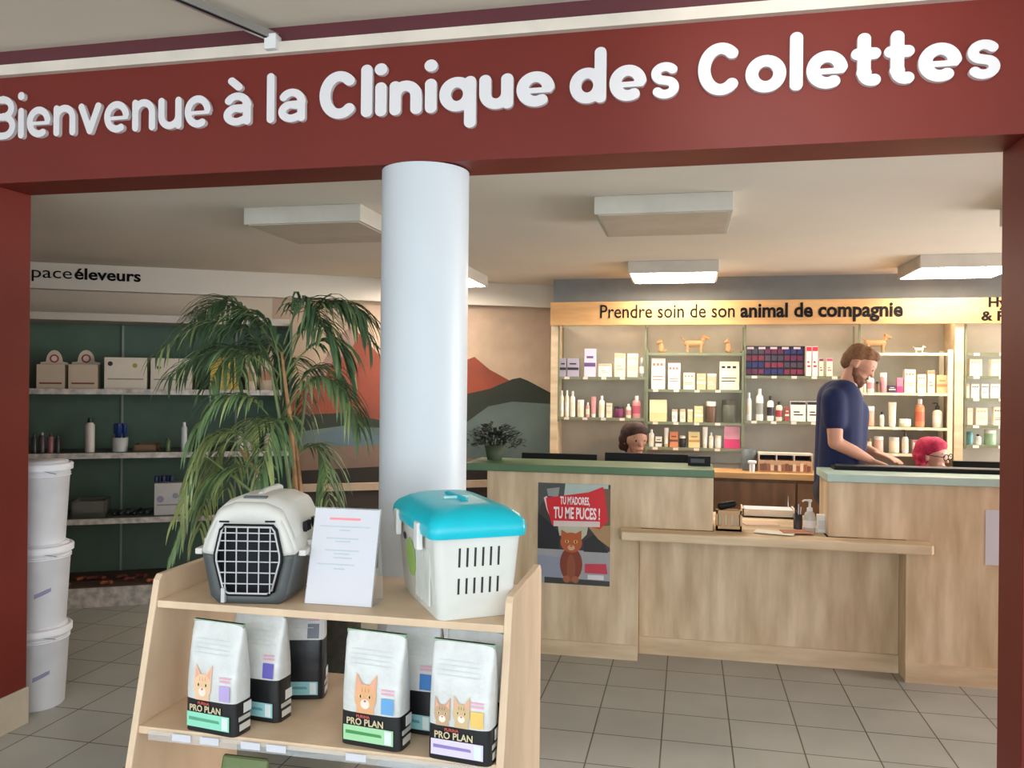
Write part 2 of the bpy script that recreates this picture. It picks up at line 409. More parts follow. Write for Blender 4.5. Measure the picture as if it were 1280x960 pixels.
for word, xa, xb, r in [('Bienvenue', -12, 263, .115), ('à', 279, 313, .115), ('la', 333, 381, .115), ('Clinique', 398, 693, .152), ('des', 712, 850, .152), ('Colettes', 871, 1252, .152)]:
    X0 = atY(xa, 140, YF - .02).x; X1 = atY(xb, 140, YF - .02).x
    gap = .12 if r < .15 else .08
    tot = sum(strokes(c, r)[1] for c in word) + gap * (len(word) - 1)
    xh = .130; sx = (X1 - X0) / (tot * xh); x = X0
    for c in word:
        st, W = strokes(c, r)
        k = (c, r, round(sx, 3))
        if k not in _cache: _cache[k] = stroke_mesh(st, r, xh, sx, .018, LETTER)
        o = link('letter', _cache[k], sign); o.location = (x + 1, 0, 0)
        x += (W + gap) * xh * sx

# ceiling track
p1 = atZ(345, 43, 2.945); p0 = atZ(245, 0, 2.945); d = (p0 - p1); far = p1 + d * 4
tr = thing('curtain_track', 'grey metal ceiling rail running towards the white trim', 'rail', (p1.x, p1.y, 2.93))
def beam(a, b, w, hgt, m):
    a = Vector(a); b = Vector(b); dd = (b - a); L = dd.length; ang = math.atan2(dd.y, dd.x)
    return MB().box(0, L, -w / 2, w / 2, -hgt / 2, hgt / 2, m, Matrix.Translation(a) @ Matrix.Rotation(ang, 4, 'Z'))
part('rail', beam((0, 0, 0), far - p1, .034, .03, STEEL), tr)
part('slot', beam((.006, 0, -.0155), (far - p1) + Vector((.006, 0, 0)) + Vector((0, 0, -.0)), .010, .004, BLACK), tr)
part('end_bracket', MB().box(-.025, .025, -.05, .02, -.06, .0, WHITE), tr, bevel=.004)

# ---------------------------------------------------------------- ceiling lamps
def lamp(cx, y0, lit, label, w=.63, dd=.60, th=.085):
    t = thing('ceiling_light', label, 'light', (cx, y0 + dd / 2, ZC), group='square ceiling light panels')
    b = MB(); b.box(-w / 2, w / 2, -dd / 2, dd / 2, -th, 0, mat('lamp_housing', (200, 194, 180), .6)); part('housing', b, t, bevel=.003)
    b = MB(); b.box(-w / 2 + .018, w / 2 - .018, -dd / 2 + .018, dd / 2 - .018, -th - .003, -th + .002, LEDW if lit else LEDO); part('diffuser', b, t)
lamp(-.125, 3.84, False, 'unlit square ceiling panel right of the white column')
lamp(-1.90, 3.80, False, 'unlit square ceiling panel above the palm, left of the column')
lamp(-.115, 5.90, True, 'lit square ceiling light above the wooden fascia sign')
lamp(1.80, 5.88, True, 'lit square ceiling light at upper right by the red post')
lamp(-1.93, 5.95, True, 'lit square ceiling light mostly hidden behind the white column')
lamp(1.80, 3.86, False, 'unlit square ceiling panel hidden behind the right red post')

# ================================================================ COUNTERS
YC = 4.75
def counter_left():
    x0, x1, xm = -1.163, .141, -.273
    t = thing('reception_counter', 'oak counter with green top and poster on its front', 'counter', ((x0 + x1) / 2, YC, 0))
    ox, oy = (x0 + x1) / 2, YC
    b = MB(); b.prism([(x0 - ox, .0), (xm - ox, .0), (xm - ox, .757), (x1 - ox, .757), (x1 - ox, 1.055), (x0 - ox, 1.055)], 'y', 0, .32, OAK); part('body', b, t, bevel=.003)
    b = MB(); b.box(x0 - ox, xm - ox + .002, -.012, 0, 0, .085, OAKH); part('plinth', b, t)
    b = MB(); b.box(x0 - ox - .13, x1 - ox + .005, -.02, .37, 1.057, 1.10, GREENTOP); part('countertop', b, t, bevel=.004)
counter_left()
def counter_right():
    x0, xm, x1 = .751, 1.145, 2.45
    ox = 1.6
    t = thing('reception_counter', 'oak counter with pale mint top beside the right red post', 'counter', (ox, YC, 0))
    b = MB(); b.prism([(xm - ox, .0), (x1 - ox, .0), (x1 - ox, 1.055), (x0 - ox, 1.055), (x0 - ox, .757), (xm - ox, .757)], 'y', 0, .32, OAK); part('body', b, t, bevel=.003)
    b = MB(); b.box(xm - ox, x1 - ox, -.010, 0, 0, .105, OAKH); part('plinth', b, t)
    b = MB(); b.box(x0 - ox - .012, x1 - ox, -.02, .37, 1.057, 1.10, MINT); part('countertop', b, t, bevel=.004)
counter_right()
t = thing('service_desk', 'low oak desk ledge and recessed panel between the two counters', 'desk', (.436, 4.89, 0))
part('front_panel', MB().box(-.273 - .436 + .002, 1.145 - .436 - .002, 0, .03, 0, .708, OAK), t)
part('plinth', MB().box(-.273 - .436 + .002, 1.145 - .436 - .002, -.012, 0, 0, .10, OAKH), t)
pts = [(-.355, 4.60), (1.236, 4.60), (1.25, 4.63), (1.25, 4.745), (.745, 4.745), (.745, 5.5), (.147, 5.5), (.147, 4.745), (-.37, 4.745), (-.37, 4.63)]
part('desktop', MB().prism([(a - .436, b - 4.89) for a, b in pts], 'z', .708, .756, OAKH), t, bevel=.006)
# staff desks behind the counters
for x0, x1, nm in [(-1.15, .13, 'staff desk of brown board behind the green topped counter'), (1.22, 2.45, 'staff desk of brown board behind the mint topped counter')]:
    t = thing('staff_desk', nm, 'desk', ((x0 + x1) / 2, 5.35, 0)); hw = (x1 - x0) / 2
    part('desktop', MB().box(-hw, hw, -.25, .02, .70, .735, OAKD), t)
    for sx in (-1, 1): part('side_panel', MB().box(sx * (hw - .02) - .012, sx * (hw - .02) + .012, -.24, .01, 0, .70, OAKD), t)

# poster on left counter
def poster():
    a = atY(673, 603, YC); b = atY(762, 733, YC); W = b.x - a.x; Hh = a.z - b.z
    t = thing('poster', 'campaign poster with red banner and ginger cat on the counter front', 'poster', (a.x + W / 2, YC - .001, b.z))
    P = lambda c: plain(c, .35)
    mb = MB(); g = lambda x, y: (x * W - W / 2, (1 - y) * Hh)
    mb.box(-W / 2, W / 2, -.0015, 0, 0, Hh, P((60, 52, 50)))
    L = [([(0, .66), (1, .66), (1, 1), (0, 1)], (168, 166, 168)), ([(.0, .0), (.38, .0), (.36, .16), (.05, .2), (0, .3)], (74, 78, 74)),
         ([(.12, .06), (.3, .04), (.28, .14), (.14, .13)], (150, 152, 148)),
         ([(.38, .0), (.97, .0), (.97, .1), (.36, .14)], (178, 196, 188)), ([(.86, .04), (1, .04), (1, .5), (.86, .45)], (112, 84, 62)),
         ([(.28, .42), (.7, .42), (.68, .5), (.6, .56), (.3, .52)], (196, 196, 170)), ([(.7, .42), (1, .4), (1, .62), (.84, .54)], (176, 140, 96)),
         ([(0, .3), (.2, .42), (.3, .5), (.3, .66), (0, .66)], (26, 28, 34)), ([(.64, .56), (.78, .5), (.9, .58), (.98, .67), (.64, .67)], (34, 32, 34)),
         ([(.0, .72), (.34, .74), (.34, .97), (.1, .94), (0, .9)], (150, 156, 172)), ([(.1, .94), (1, .95), (1, 1), (.1, 1)], (60, 62, 60)),
         ([(.08, .15), (.12, .13), (.3, .36), (.22, .42), (.12, .26)], (240, 200, 200)),
         ([(.11, .15), (.70, .08), (.90, .02), (.93, .12), (.97, .36), (.86, .44), (.6, .40), (.20, .42), (.13, .25)], (216, 22, 34)),
         ([(.22, .375), (.86, .365), (.86, .42), (.22, .43)], (226, 206, 200)), ([(.66, .79), (.95, .78), (.97, .88), (.66, .88)], (206, 60, 78)),
         ([(.70, .895), (.92, .895), (.92, .94), (.70, .94)], (226, 222, 224))]
    for i, (p, c) in enumerate(L): mb.poly([g(*q) for q in p], P(c), y=-.0018 - i * .00018)
    # cat
    org = (188, 92, 46); d0 = -.0055
    def el(cx, cy, rx, ry, c, k):
        mb.poly([g(cx + rx * math.cos(t_ * .2618 * -1), cy + ry * math.sin(t_ * .2618 * -1)) for t_ in range(24)], P(c), y=d0 - k * .0002)
    el(.47, .80, .155, .17, (132, 58, 34), 0); el(.47, .84, .06, .14, (150, 80, 52), 1); el(.41, .95, .05, .035, (170, 100, 64), 2); el(.53, .95, .05, .035, (170, 100, 64), 2)
    el(.47, .585, .15, .10, org, 3)
    mb.poly([g(.33, .56), g(.33, .46), g(.43, .50)], P(org), y=d0 - .0008); mb.poly([g(.61, .56), g(.61, .46), g(.51, .50)], P(org), y=d0 - .0008)
    el(.41, .575, .028, .016, (220, 190, 90), 5); el(.53, .575, .028, .016, (220, 190, 90), 5)
    el(.41, .575, .010, .014, (20, 16, 14), 6); el(.53, .575, .010, .014, (20, 16, 14), 6)
    el(.47, .635, .05, .028, (214, 170, 130), 5); el(.47, .618, .015, .008, (150, 70, 60), 6)
    link('picture', mb.mesh('p', fix=False), t)
    for txt, xa, xb, yy, hh in [("TU M'ADORES,", .31, .72, .205, .105), ('TU ME PUCES !', .22, .86, .345, .155), ('vet', .72, .92, .86, .05)]:
        if txt == 'vet': continue
        me = text_mesh(txt, P((250, 232, 232)), W=(xb - xa) * W, Hh=hh * Hh, bold=.03, depth=.0006)
        o = link('lettering', me, t); o.location = (xa * W - W / 2, -.0052, (1 - yy) * Hh)
poster()
a = atY(1232, 637, YC); b = atY(1252, 707, YC)
solo('notice', MB().box(0, .21, -.0015, 0, 0, a.z - b.z, PAPER), 'blank white paper sheet taped to the counter beside the red post', 'paper', (a.x, YC - .001, b.z))

# monitors (seen from behind over the green counter) -------------------------------
def monitor(pxa, pxb, ytop, Y, label, base_z=.735):
    a = atY(pxa, ytop, Y); b = atY(pxb, ytop, Y); W = b.x - a.x; top = (a.z + b.z) / 2
    t = thing('monitor', label, 'monitor', ((a.x + b.x) / 2, Y, base_z), group='monitors behind the counters')
    part('screen', MB().box(-W / 2, W / 2, 0, .03, top - base_z - .34, top - base_z, BLACK), t, bevel=.004)
    part('panel', MB().box(-W / 2 + .01, W / 2 - .01, .03, .032, top - base_z - .33, top - base_z - .01, DGREY), t)
    part('stand', MB().box(-.025, .025, -.03, .0, .008, top - base_z - .12, BLACK), t)
    part('base', MB().box(-.11, .11, -.09, .09, 0, .010, BLACK), t, bevel=.003)
monitor(652, 746, 567, 5.28, 'slim black monitor top behind left end of green counter')
monitor(756, 873, 567, 5.28, 'wide black monitor in front of the dark haired seated person')
a = atY(862, 584, 5.13)
mb = MB(); mb.box(-.065, .065, 0, .04, 0, .055, BLACK)
mb.box(-.05, .03, -.003, 0, .015, .04, DGREY)
solo('card_reader', mb, 'small black device on the green countertop, right of the monitors', 'device', (atY(874, 580, 4.98).x, 4.98, 1.10), bevel=.003)
mb = MB(); mb.box(-.72, .9, -.065, .065, 0, .022, BLACK); mb.box(-.70, .88, -.055, .055, .022, .025, DGREY)
solo('counter_mat', mb, 'long black strip lying along the rear of the mint counter', 'mat', (1.535, 5.035, 1.10))
monitor(1192, 1262, 577, 5.25, 'low black monitor beside the right red post')

# ================================================================ BACK SHELVING
YS = 6.58
P3 = lambda x, y: atY(x, y, YS)
def surround():
    xl = P3(688, 500).x; zt = P3(960, 375.5).z; zb = P3(960, 406).z
    t = thing('shelving_surround', 'warm oak frame and fascia board around the product shelves', 'shelving', (0, YS, 0))
    part('fascia', MB().box(xl, 3.6, -.04, -.005, zb, zt, OAKW), t, bevel=.002)
    part('top_board', MB().box(xl, 3.6, -.005, YW - YS - .035, zt - .03, zt, OAKW), t)
    x2 = P3(697, 500).x
    part('side_panel', MB().box(xl, x2, 0, YW - YS - .002, 0, zb + .01, OAKH), t)
    xa = P3(1193, 500).x; xb = P3(1204, 500).x
    part('divider', MB().box(xa, xb, 0, YW - YS - .002, .9, zb + .01, OAKH), t)
    part('led_strip', MB().box(xl + .1, 3.5, .04, .055, zb + .02, zb + .028, LEDS), t)
    part('led_backing', MB().box(xl + .05, 3.55, -.0, .09, zb + .03, zb + .04, OAKW), t)
    part('back_panel', MB().box(x2, 3.5, YW - YS - .03, YW - YS - .004, .95, zb + .06, mat('beige_back', (180, 176, 160), .7)), t)
    x0 = P3(751, 390).x; x1 = P3(918, 390).x; x3 = P3(925, 390).x; x4 = P3(1127, 390).x; zt_ = P3(900, 397).z
    for body, a, b, bo, hh in [('Prendre soin de son', x0, x1, .006, .15), ('animal de compagnie', x3, x4, .03, .15)]:
        o = link('lettering', text_mesh(body, INK, W=b - a, Hh=hh, bold=bo, depth=.003), t); o.location = (a, -.041, zt_)
    a = P3(1233, 384); o = link('lettering', text_mesh('Hygiène', INK, Hh=.095, W=.34, bold=.03), t); o.location = (a.x, -.041, a.z)
    a = P3(1224, 401); o = link('lettering', text_mesh('& Phyto', INK, Hh=.095, W=.36, bold=.03), t); o.location = (a.x, -.041, a.z)
    return zb
ZB = surround()
# back counter
zc = P3(960, 586).z + .0
t = thing('back_counter', 'brown oak cabinet run below the product shelves', 'cabinet', (1.0, 6.35, 0))
part('countertop', MB().box(-2.06, 2.3, -.12, .18, zc - .045, zc, OAKW), t, bevel=.004)
part('body', MB().box(-2.04, 2.28, -.05, .18, 0, zc - .045, OAKD), t)
for k in range(7):
    x = -2.03 + k * .6
    dr_ = part('cabinet_door', MB().box(x + .008, x + .592 if k < 7 else 2.2, -.07, -.05, .08, zc - .07, OAKD), t, bevel=.003)
    part('handle', MB().tube([(x + .54, -.07, zc - .30), (x + .54, -.095, zc - .29), (x + .54, -.095, zc - .17), (x + .54, -.07, zc - .16)], .005, STEEL, 8), dr_)

ORD = ['leftmost', 'second', 'third', 'fourth', 'fifth', 'sixth', 'seventh', 'eighth', 'ninth', 'tenth', 'eleventh', 'twelfth']
def bay(name, label, x0, x1, shelves, m, frame, top=None, glass=True, bot=None):
    """a glass-shelved unit: frame posts and shelves"""
    X0 = P3(x0, 480).x; X1 = P3(x1, 480).x
    zs_ = [P3((x0 + x1) / 2, y).z for y in shelves]
    t = thing(name, label, 'shelving', ((X0 + X1) / 2, YS, zs_[-1] - .05)); hw = (X1 - X0) / 2; zo = t.location.z
    zt = (P3((x0 + x1) / 2, top).z if top else ZB)
    zbm = zs_[-1] - .05 if not bot else P3((x0 + x1) / 2, bot).z
    for sx in (-1, 1):
        part('post', MB().box(sx * hw - (.0 if sx > 0 else -0) - frame / 2, sx * hw + frame / 2, .0, .02, zbm - zo, zt - zo, m), t)
        part('post', MB().box(sx * hw - frame / 2, sx * hw + frame / 2, .22, .24, zbm - zo, zt - zo, m), t)
    for z in zs_:
        part('shelf', MB().box(-hw + frame / 2, hw - frame / 2, .0, .245, z - .012 - zo, z - zo, GLASS if glass else m), t)
        part('shelf_edge', MB().box(-hw + frame / 2, hw - frame / 2, -.006, .0, z - .02 - zo, z - zo, m), t)
        nc = max(2, int(hw * 2 / .16))
        if z != zs_[0] or not top:
            for k in range(nc): part('price_card', MB().box(-hw + .05 + k * (hw * 2 - .1) / nc, -hw + .09 + k * (hw * 2 - .1) / nc, -.0085, -.0065, z - .021 - zo, z - .001 - zo, plain((226, 214, 196), .6)), t)
    return zs_
def col(*c): return c
def carton(W, D, Hh, c, c2, style):
    b = MB(); m1 = plain(c, .5); m2 = plain(c2, .5)
    b.box(-W / 2, W / 2, -D / 2, D / 2, 0, Hh, m1)
    if style == 0:
        b.box(-W / 2 * .98, W / 2 * .98, -D / 2 - .0015, -D / 2, Hh * .36, Hh * .5, m2); b.box(-W * .3, W * .3, -D / 2 - .0015, -D / 2, Hh * .66, Hh * .74, m2)
    elif style == 1:
        b.box(-W / 2 * .98, W / 2 * .98, -D / 2 - .0015, -D / 2, Hh * .84, Hh * .98, m2); b.box(-W * .3, W * .32, -D / 2 - .0015, -D / 2, Hh * .3, Hh * .36, m2); b.box(-W * .3, W * .1, -D / 2 - .0015, -D / 2, Hh * .44, Hh * .5, m2)
    elif style == 2:
        for q in range(3): b.box(-W * .4 + q * W * .28, -W * .4 + q * W * .28 + W * .18, -D / 2 - .0015, -D / 2, Hh * .76, Hh * .84, m2)
        b.box(-W * .4, W * .36, -D / 2 - .0015, -D / 2, Hh * .4, Hh * .43, m2); b.box(-W * .4, W * .3, -D / 2 - .0015, -D / 2, Hh * .3, Hh * .33, m2)
    else:
        b.box(-W / 2 * .99, W / 2 * .99, -D / 2 - .0015, -D / 2, 0, Hh * .42, m2)
    return b
def bottle(W, Hh, c, c2, cap):
    r = W / 2; b = MB(); m1 = plain(c, .3); m2 = plain(c2, .4)
    b.lathe([(r * .92, 0), (r, .01), (r, Hh * .2)], m1, 14); b.lathe([(r * 1.01, Hh * .2), (r * 1.01, Hh * .55)], m2, 14)
    b.lathe([(r, Hh * .55), (r, Hh * .68), (r * .85, Hh * .76), (r * .42, Hh * .82)], m1, 14)
    k = MB(); k.lathe([(r * .45, Hh * .80), (r * .45, Hh * .98), (r * .4, Hh)], plain(cap, .4), 12); return b, k
def place(kind, x0, x1, yt, c, c2, desc, z, shelf, idx, Y=None, style=0, group=None):
    Yp = (Y or YS) + .03
    a = atY(x0, yt, Yp); b = atY(x1, yt, Yp); W = max(.02, b.x - a.x) * .94; Hh = max(.03, (a.z + b.z) / 2 - z)
    D = min(max(W * .8, .03), .17); cx = (a.x + b.x) / 2
    lab = desc + ', ' + ORD[idx] + (' on ' if idx == 0 else ' from left on ') + shelf
    gp = group or ('products on ' + shelf)
    z += .0006
    if kind == 'box':
        return solo('carton', carton(W, D, Hh, c, c2, style), lab, 'box', (cx, Yp + D / 2, z), random.uniform(-.05, .05), gp, bevel=.0015)
    t = thing({'bot': 'bottle', 'jar': 'jar', 'tub': 'tube', 'pmp': 'pump_bottle'}[kind], lab, {'bot': 'bottle', 'jar': 'jar', 'tub': 'tube', 'pmp': 'bottle'}[kind], (cx, Yp + W / 2, z), 0, gp)
    r = W / 2
    if kind == 'bot':
        p, k = bottle(W, Hh, c, c2, (240, 236, 228) if style == 0 else (40, 38, 40)); part('bottle_body', p, t); part('cap', k, t)
    elif kind == 'jar':
        part('jar_body', MB().lathe([(r * .9, 0), (r, .006), (r, Hh * .74), (r * .9, Hh * .78)], plain(c, .35), 16), t)
        part('lid', MB().lathe([(r * .96, Hh * .78), (r * .98, Hh * .97), (r * .9, Hh)], plain(c2, .4), 16), t)
    elif kind == 'tub':
        part('cap', MB().lathe([(r * .8, 0), (r * .86, Hh * .16)], plain(c2, .4), 12), t)
        rings = []
        for q in range(7):
            u = q / 6; zz = Hh * .16 + Hh * .84 * u; ry = r * (1 - u) * .85 + .003; rx = r * (.86 + .14 * u)
            rings.append([(rx * math.cos(2 * math.pi * k / 14), ry * math.sin(2 * math.pi * k / 14), zz) for k in range(14)])
        part('tube_body', MB().loft(rings, plain(c, .35)), t)
    elif kind == 'pmp':
        p, k = bottle(W, Hh * .88, c, c2, (60, 60, 60)); part('bottle_body', p, t)
        k.tube([(0, 0, Hh * .86), (0, 0, Hh * .96), (-r * .3, 0, Hh), (-r, 0, Hh * .98)], .004, plain((50, 50, 50), .4)); part('pump', k, t)
    return t
CR = (242, 226, 196); CW = (240, 234, 222); TN = (214, 184, 146); PK = (222, 150, 150); HP = (226, 66, 120); DK = (46, 40, 46); LI = (176, 166, 184); OR = (226, 140, 96); GR = (150, 150, 140); YL = (226, 208, 150); BR = (110, 82, 62); MG = (120, 50, 84); GN = (156, 190, 150); TE = (110, 160, 160); PU = (104, 78, 130)
def shelfrow(z, shelf, items):
    for i, it in enumerate(items):
        kind, x0, x1, yt, c, c2, desc = it[:7]; st = it[7] if len(it) > 7 else 0
        place(kind, x0, x1, yt, c, c2, desc, z, shelf, i, style=st)
z1 = bay('wall_shelf_unit', 'wall bay with two shelves beside the oak side panel', 698, 806.5, [471, 522], OLIVEM, .012, bot=528)
shelfrow(z1[0], 'upper shelf of the left bay', [
    ('box', 699.5, 708, 448, LI, DK, 'lilac grey carton with dark band', 0), ('box', 709, 724, 448, LI, DK, 'wider lilac grey carton', 0), ('box', 730, 745, 436, (214, 204, 220), PU, 'tall white carton with purple print', 0),
    ('box', 748, 765, 455, CW, TN, 'low wide cream carton', 1), ('box', 768, 782, 442, CR, TN, 'tall cream carton', 1), ('box', 784, 798, 442, CR, TN, 'tall cream carton with small print', 2), ('bot', 799, 805, 447, GR, CW, 'slim grey bottle')])
shelfrow(z1[1], 'lower shelf of the left bay', [
    ('bot', 699, 705, 488, CR, CW, 'slim cream bottle'), ('bot', 705.5, 711.5, 488, CR, CW, 'slim cream bottle'), ('bot', 712, 719, 489, CW, CR, 'cream bottle'), ('jar', 721, 730, 500, CR, CW, 'squat cream jar'), ('bot', 732, 737, 503, PK, CR, 'small pink bottle'),
    ('tub', 738.5, 745, 496, PK, CW, 'pink tube'), ('bot', 748, 756, 495, CW, CR, 'white bottle'), ('box', 758, 765, 504, CR, PK, 'small cream carton', 2), ('jar', 767, 780, 508, MG, DK, 'magenta jar with dark lid'), ('bot', 782, 789, 505, CR, PK, 'cream and pink bottle'), ('bot', 790, 801, 495, PK, (200, 90, 110), 'stout pink bottle with white cap')])
z2 = bay('display_rack', 'olive framed glass shelf unit, second bay from left', 808.5, 929, [441, 487, 528, 560], OLIVEM, .02, top=438, bot=566)
shelfrow(z2[1], 'upper shelf of the olive unit', [
    ('box', 814, 832, 448, CW, (200, 120, 90), 'tallest cream carton', 2), ('box', 835, 851, 454, CW, (190, 110, 90), 'tall cream carton', 2), ('box', 854, 869, 466, CR, (200, 130, 100), 'short cream carton', 2), ('box', 871, 883, 467, TN, CR, 'short tan carton', 0), ('box', 884, 896, 467, TN, CW, 'short tan carton', 1), ('box', 899, 925, 452, (238, 228, 200), DK, 'big pale carton with black print', 2)])
shelfrow(z2[2], 'middle shelf of the olive unit', [
    ('box', 811, 834, 500, (240, 226, 180), YL, 'wide pale yellow carton', 3), ('box', 840, 847, 512, CW, TN, 'small white carton', 1), ('box', 850, 857, 512, CR, TN, 'small cream carton', 1), ('box', 859.5, 866, 512, YL, CW, 'small yellow carton', 1), ('box', 867.5, 879, 508, YL, CW, 'yellow carton', 0), ('jar', 882, 896, 502, BR, CW, 'brown jar with pale lid'), ('jar', 902, 921, 500, (110, 110, 96), (90, 88, 76), 'large smoky storage jar')])
shelfrow(z2[3], 'bottom shelf of the olive unit', [
    ('bot', 810.5, 818, 537, CW, CR, 'white bottle'), ('box', 819, 827.5, 546, CW, DK, 'white carton with black band', 0), ('tub', 830, 836, 535, CW, TN, 'slim white tube'), ('box', 837, 848, 540, OR, BR, 'orange carton', 0), ('jar', 849, 857.5, 545, DK, CW, 'dark jar with white lid'), ('box', 860, 875, 540, YL, (206, 150, 80), 'yellow carton', 0),
    ('tub', 878, 885, 534, CW, CR, 'tall white tube'), ('bot', 886, 892, 541, CR, CW, 'small cream bottle'), ('jar', 893.5, 902.5, 545, CW, CR, 'squat white jar'), ('box', 905, 926, 533, (226, 160, 176), HP, 'large pink carton', 3)])
z3 = bay('wall_shelf_unit', 'middle bay with dark display case left of the standing man', 931, 1074, [470, 527], OLIVEM, .012, bot=532)
shelfrow(z3[1], 'lower shelf of the middle bay', [
    ('bot', 933, 940, 491, CW, CR, 'slim white bottle'), ('bot', 945, 955, 486, CW, GR, 'tall white bottle'), ('bot', 959, 968, 495, CW, DK, 'white bottle with dark cap', 1), ('bot', 970, 979, 502, CR, (170, 60, 70), 'small dark-capped white bottle', 1), ('box', 981, 986.5, 509, (170, 70, 70), CR, 'slim red carton', 0),
    ('box', 988, 1008, 502, CW, DK, 'white carton with black top band', 1), ('box', 1009, 1026, 502, CW, DK, 'white black-banded carton', 1), ('box', 1030, 1044, 504, CR, TN, 'cream carton behind the man', 1)])
shelfrow(z3[0], 'upper shelf of the middle bay', [
    ('box', 1008, 1014.5, 433, CW, (210, 40, 70), 'tall white carton with red top', 1), ('box', 1015.5, 1022.5, 433, CW, (210, 40, 70), 'white carton with red top', 1), ('box', 1024, 1029.5, 448, CR, MG, 'slim cream carton', 1), ('box', 1033, 1041, 448, CR, HP, 'cream carton with pink top', 1)])
# dark display case with hanging packs
def case():
    a = P3(931, 432); b = P3(1007, 468); W = b.x - a.x; Hh = a.z - z3[0] - .001
    t = thing('display_case', 'dark display case with rows of magenta and blue packs', 'display', (a.x + W / 2, YS + .03, z3[0] + .0006))
    part('case', MB().box(-W / 2, W / 2, .03, .11, 0, Hh, plain((44, 26, 34), .4)), t)
    for r_ in range(4):
        for k in range(9):
            cc_ = [(96, 34, 66), (40, 40, 96), (120, 40, 60), (70, 60, 70)][(r_ + k // 3) % 4]
            x = -W / 2 + .012 + k * (W - .02) / 9; zz = .012 + r_ * (Hh - .02) / 4
            part('pack', MB().box(x, x + (W - .02) / 9 - .008, .015, .03, zz, zz + (Hh - .02) / 4 - .014, plain(cc_, .4)), t)
    for k in range(5): part('price_card', MB().box(-W / 2 + .02 + k * W / 5.2, -W / 2 + .07 + k * W / 5.2, .012, .0145, Hh - .025, Hh - .008, plain((210, 190, 190), .5)), t)
case()
z4 = bay('display_rack', 'cream framed glass shelf unit right of the standing man', 1076, 1188, [441, 491, 534, 567], CREAMM, .034, top=437, bot=572)
shelfrow(z4[1], 'upper shelf of the cream unit', [
    ('jar', 1079, 1083, 480, CR, CW, 'tiny cream jar'), ('bot', 1084.5, 1094, 468, CW, PK, 'white bottle'), ('jar', 1095, 1100, 477, BR, DK, 'tiny brown jar'), ('jar', 1100.5, 1110, 466, PK, CW, 'pink jar with white lid'), ('box', 1110.5, 1120, 482, (74, 60, 90), CR, 'low dark purple carton', 0), ('box', 1121, 1129, 472, (230, 130, 150), HP, 'pink carton', 3),
    ('box', 1130.5, 1145, 462, CR, OR, 'tall cream carton', 2), ('box', 1147, 1158, 468, CR, OR, 'cream carton with orange print', 2), ('box', 1160, 1169, 463, CR, OR, 'narrow peach carton', 1), ('box', 1171, 1185, 469, (236, 190, 140), OR, 'wide peach carton', 0)])
shelfrow(z4[2], 'middle shelf of the cream unit', [
    ('jar', 1081, 1095, 508, (226, 160, 130), CW, 'orange jar with white lid'), ('bot', 1100, 1106, 515, CW, CR, 'small white bottle', 1), ('tub', 1111, 1122, 503, CR, CW, 'broad cream tube'), ('jar', 1125, 1141, 524, CR, CW, 'low wide cream tin'), ('bot', 1145, 1158, 499, OR, (210, 110, 80), 'tall orange bottle'), ('pmp', 1167, 1180, 504, CR, CW, 'cream pump bottle with black neck')])
shelfrow(z4[3], 'bottom shelf of the cream unit', [
    ('jar', 1081, 1091, 548, TN, BR, 'tan jar with brown lid'), ('jar', 1093, 1106, 546, (224, 176, 160), CW, 'pinkish jar with white lid'), ('jar', 1112, 1126, 547, CR, CW, 'cream jar'), ('pmp', 1128, 1137, 538, CW, CR, 'slim white pump bottle'), ('box', 1140, 1183, 551, (232, 214, 204), HP, 'wide white carton with pink band', 1)])
z5 = bay('wall_shelf_unit', 'rightmost bay of shelves beside the red post', 1207, 1290, [441, 470, 498, 532, 557], OLIVEM, .012, bot=562)
shelfrow(z5[1], 'second shelf of the rightmost bay', [('box', 1212, 1228, 449, CR, TN, 'cream carton', 2), ('box', 1239, 1253, 449, CR, TN, 'cream carton beside the post', 2)])
shelfrow(z5[2], 'third shelf of the rightmost bay', [('box', 1208, 1212, 480, CR, TN, 'narrow cream carton', 1), ('box', 1214, 1224.5, 480, CW, DK, 'small white carton', 2), ('box', 1227, 1236.5, 480, CW, DK, 'small white carton', 2), ('box', 1238, 1250, 480, CW, PK, 'small white carton by the post', 2)])
shelfrow(z5[3], 'fourth shelf of the rightmost bay', [('box', 1209, 1216, 510, (240, 208, 184), TN, 'peach carton', 2), ('box', 1220, 1235, 510, (240, 220, 196), TN, 'wide cream carton', 2), ('box', 1242, 1254, 509, CR, BR, 'cream carton by the post', 2)])
shelfrow(z5[4], 'lowest shelf of the rightmost bay', [('jar', 1209, 1218, 540, TE, (90, 140, 140), 'teal jar'), ('bot', 1219.5, 1228, 543, CW, CR, 'small white bottle', 1), ('jar', 1232, 1248, 538, GN, CW, 'pale green jar with white lid')])
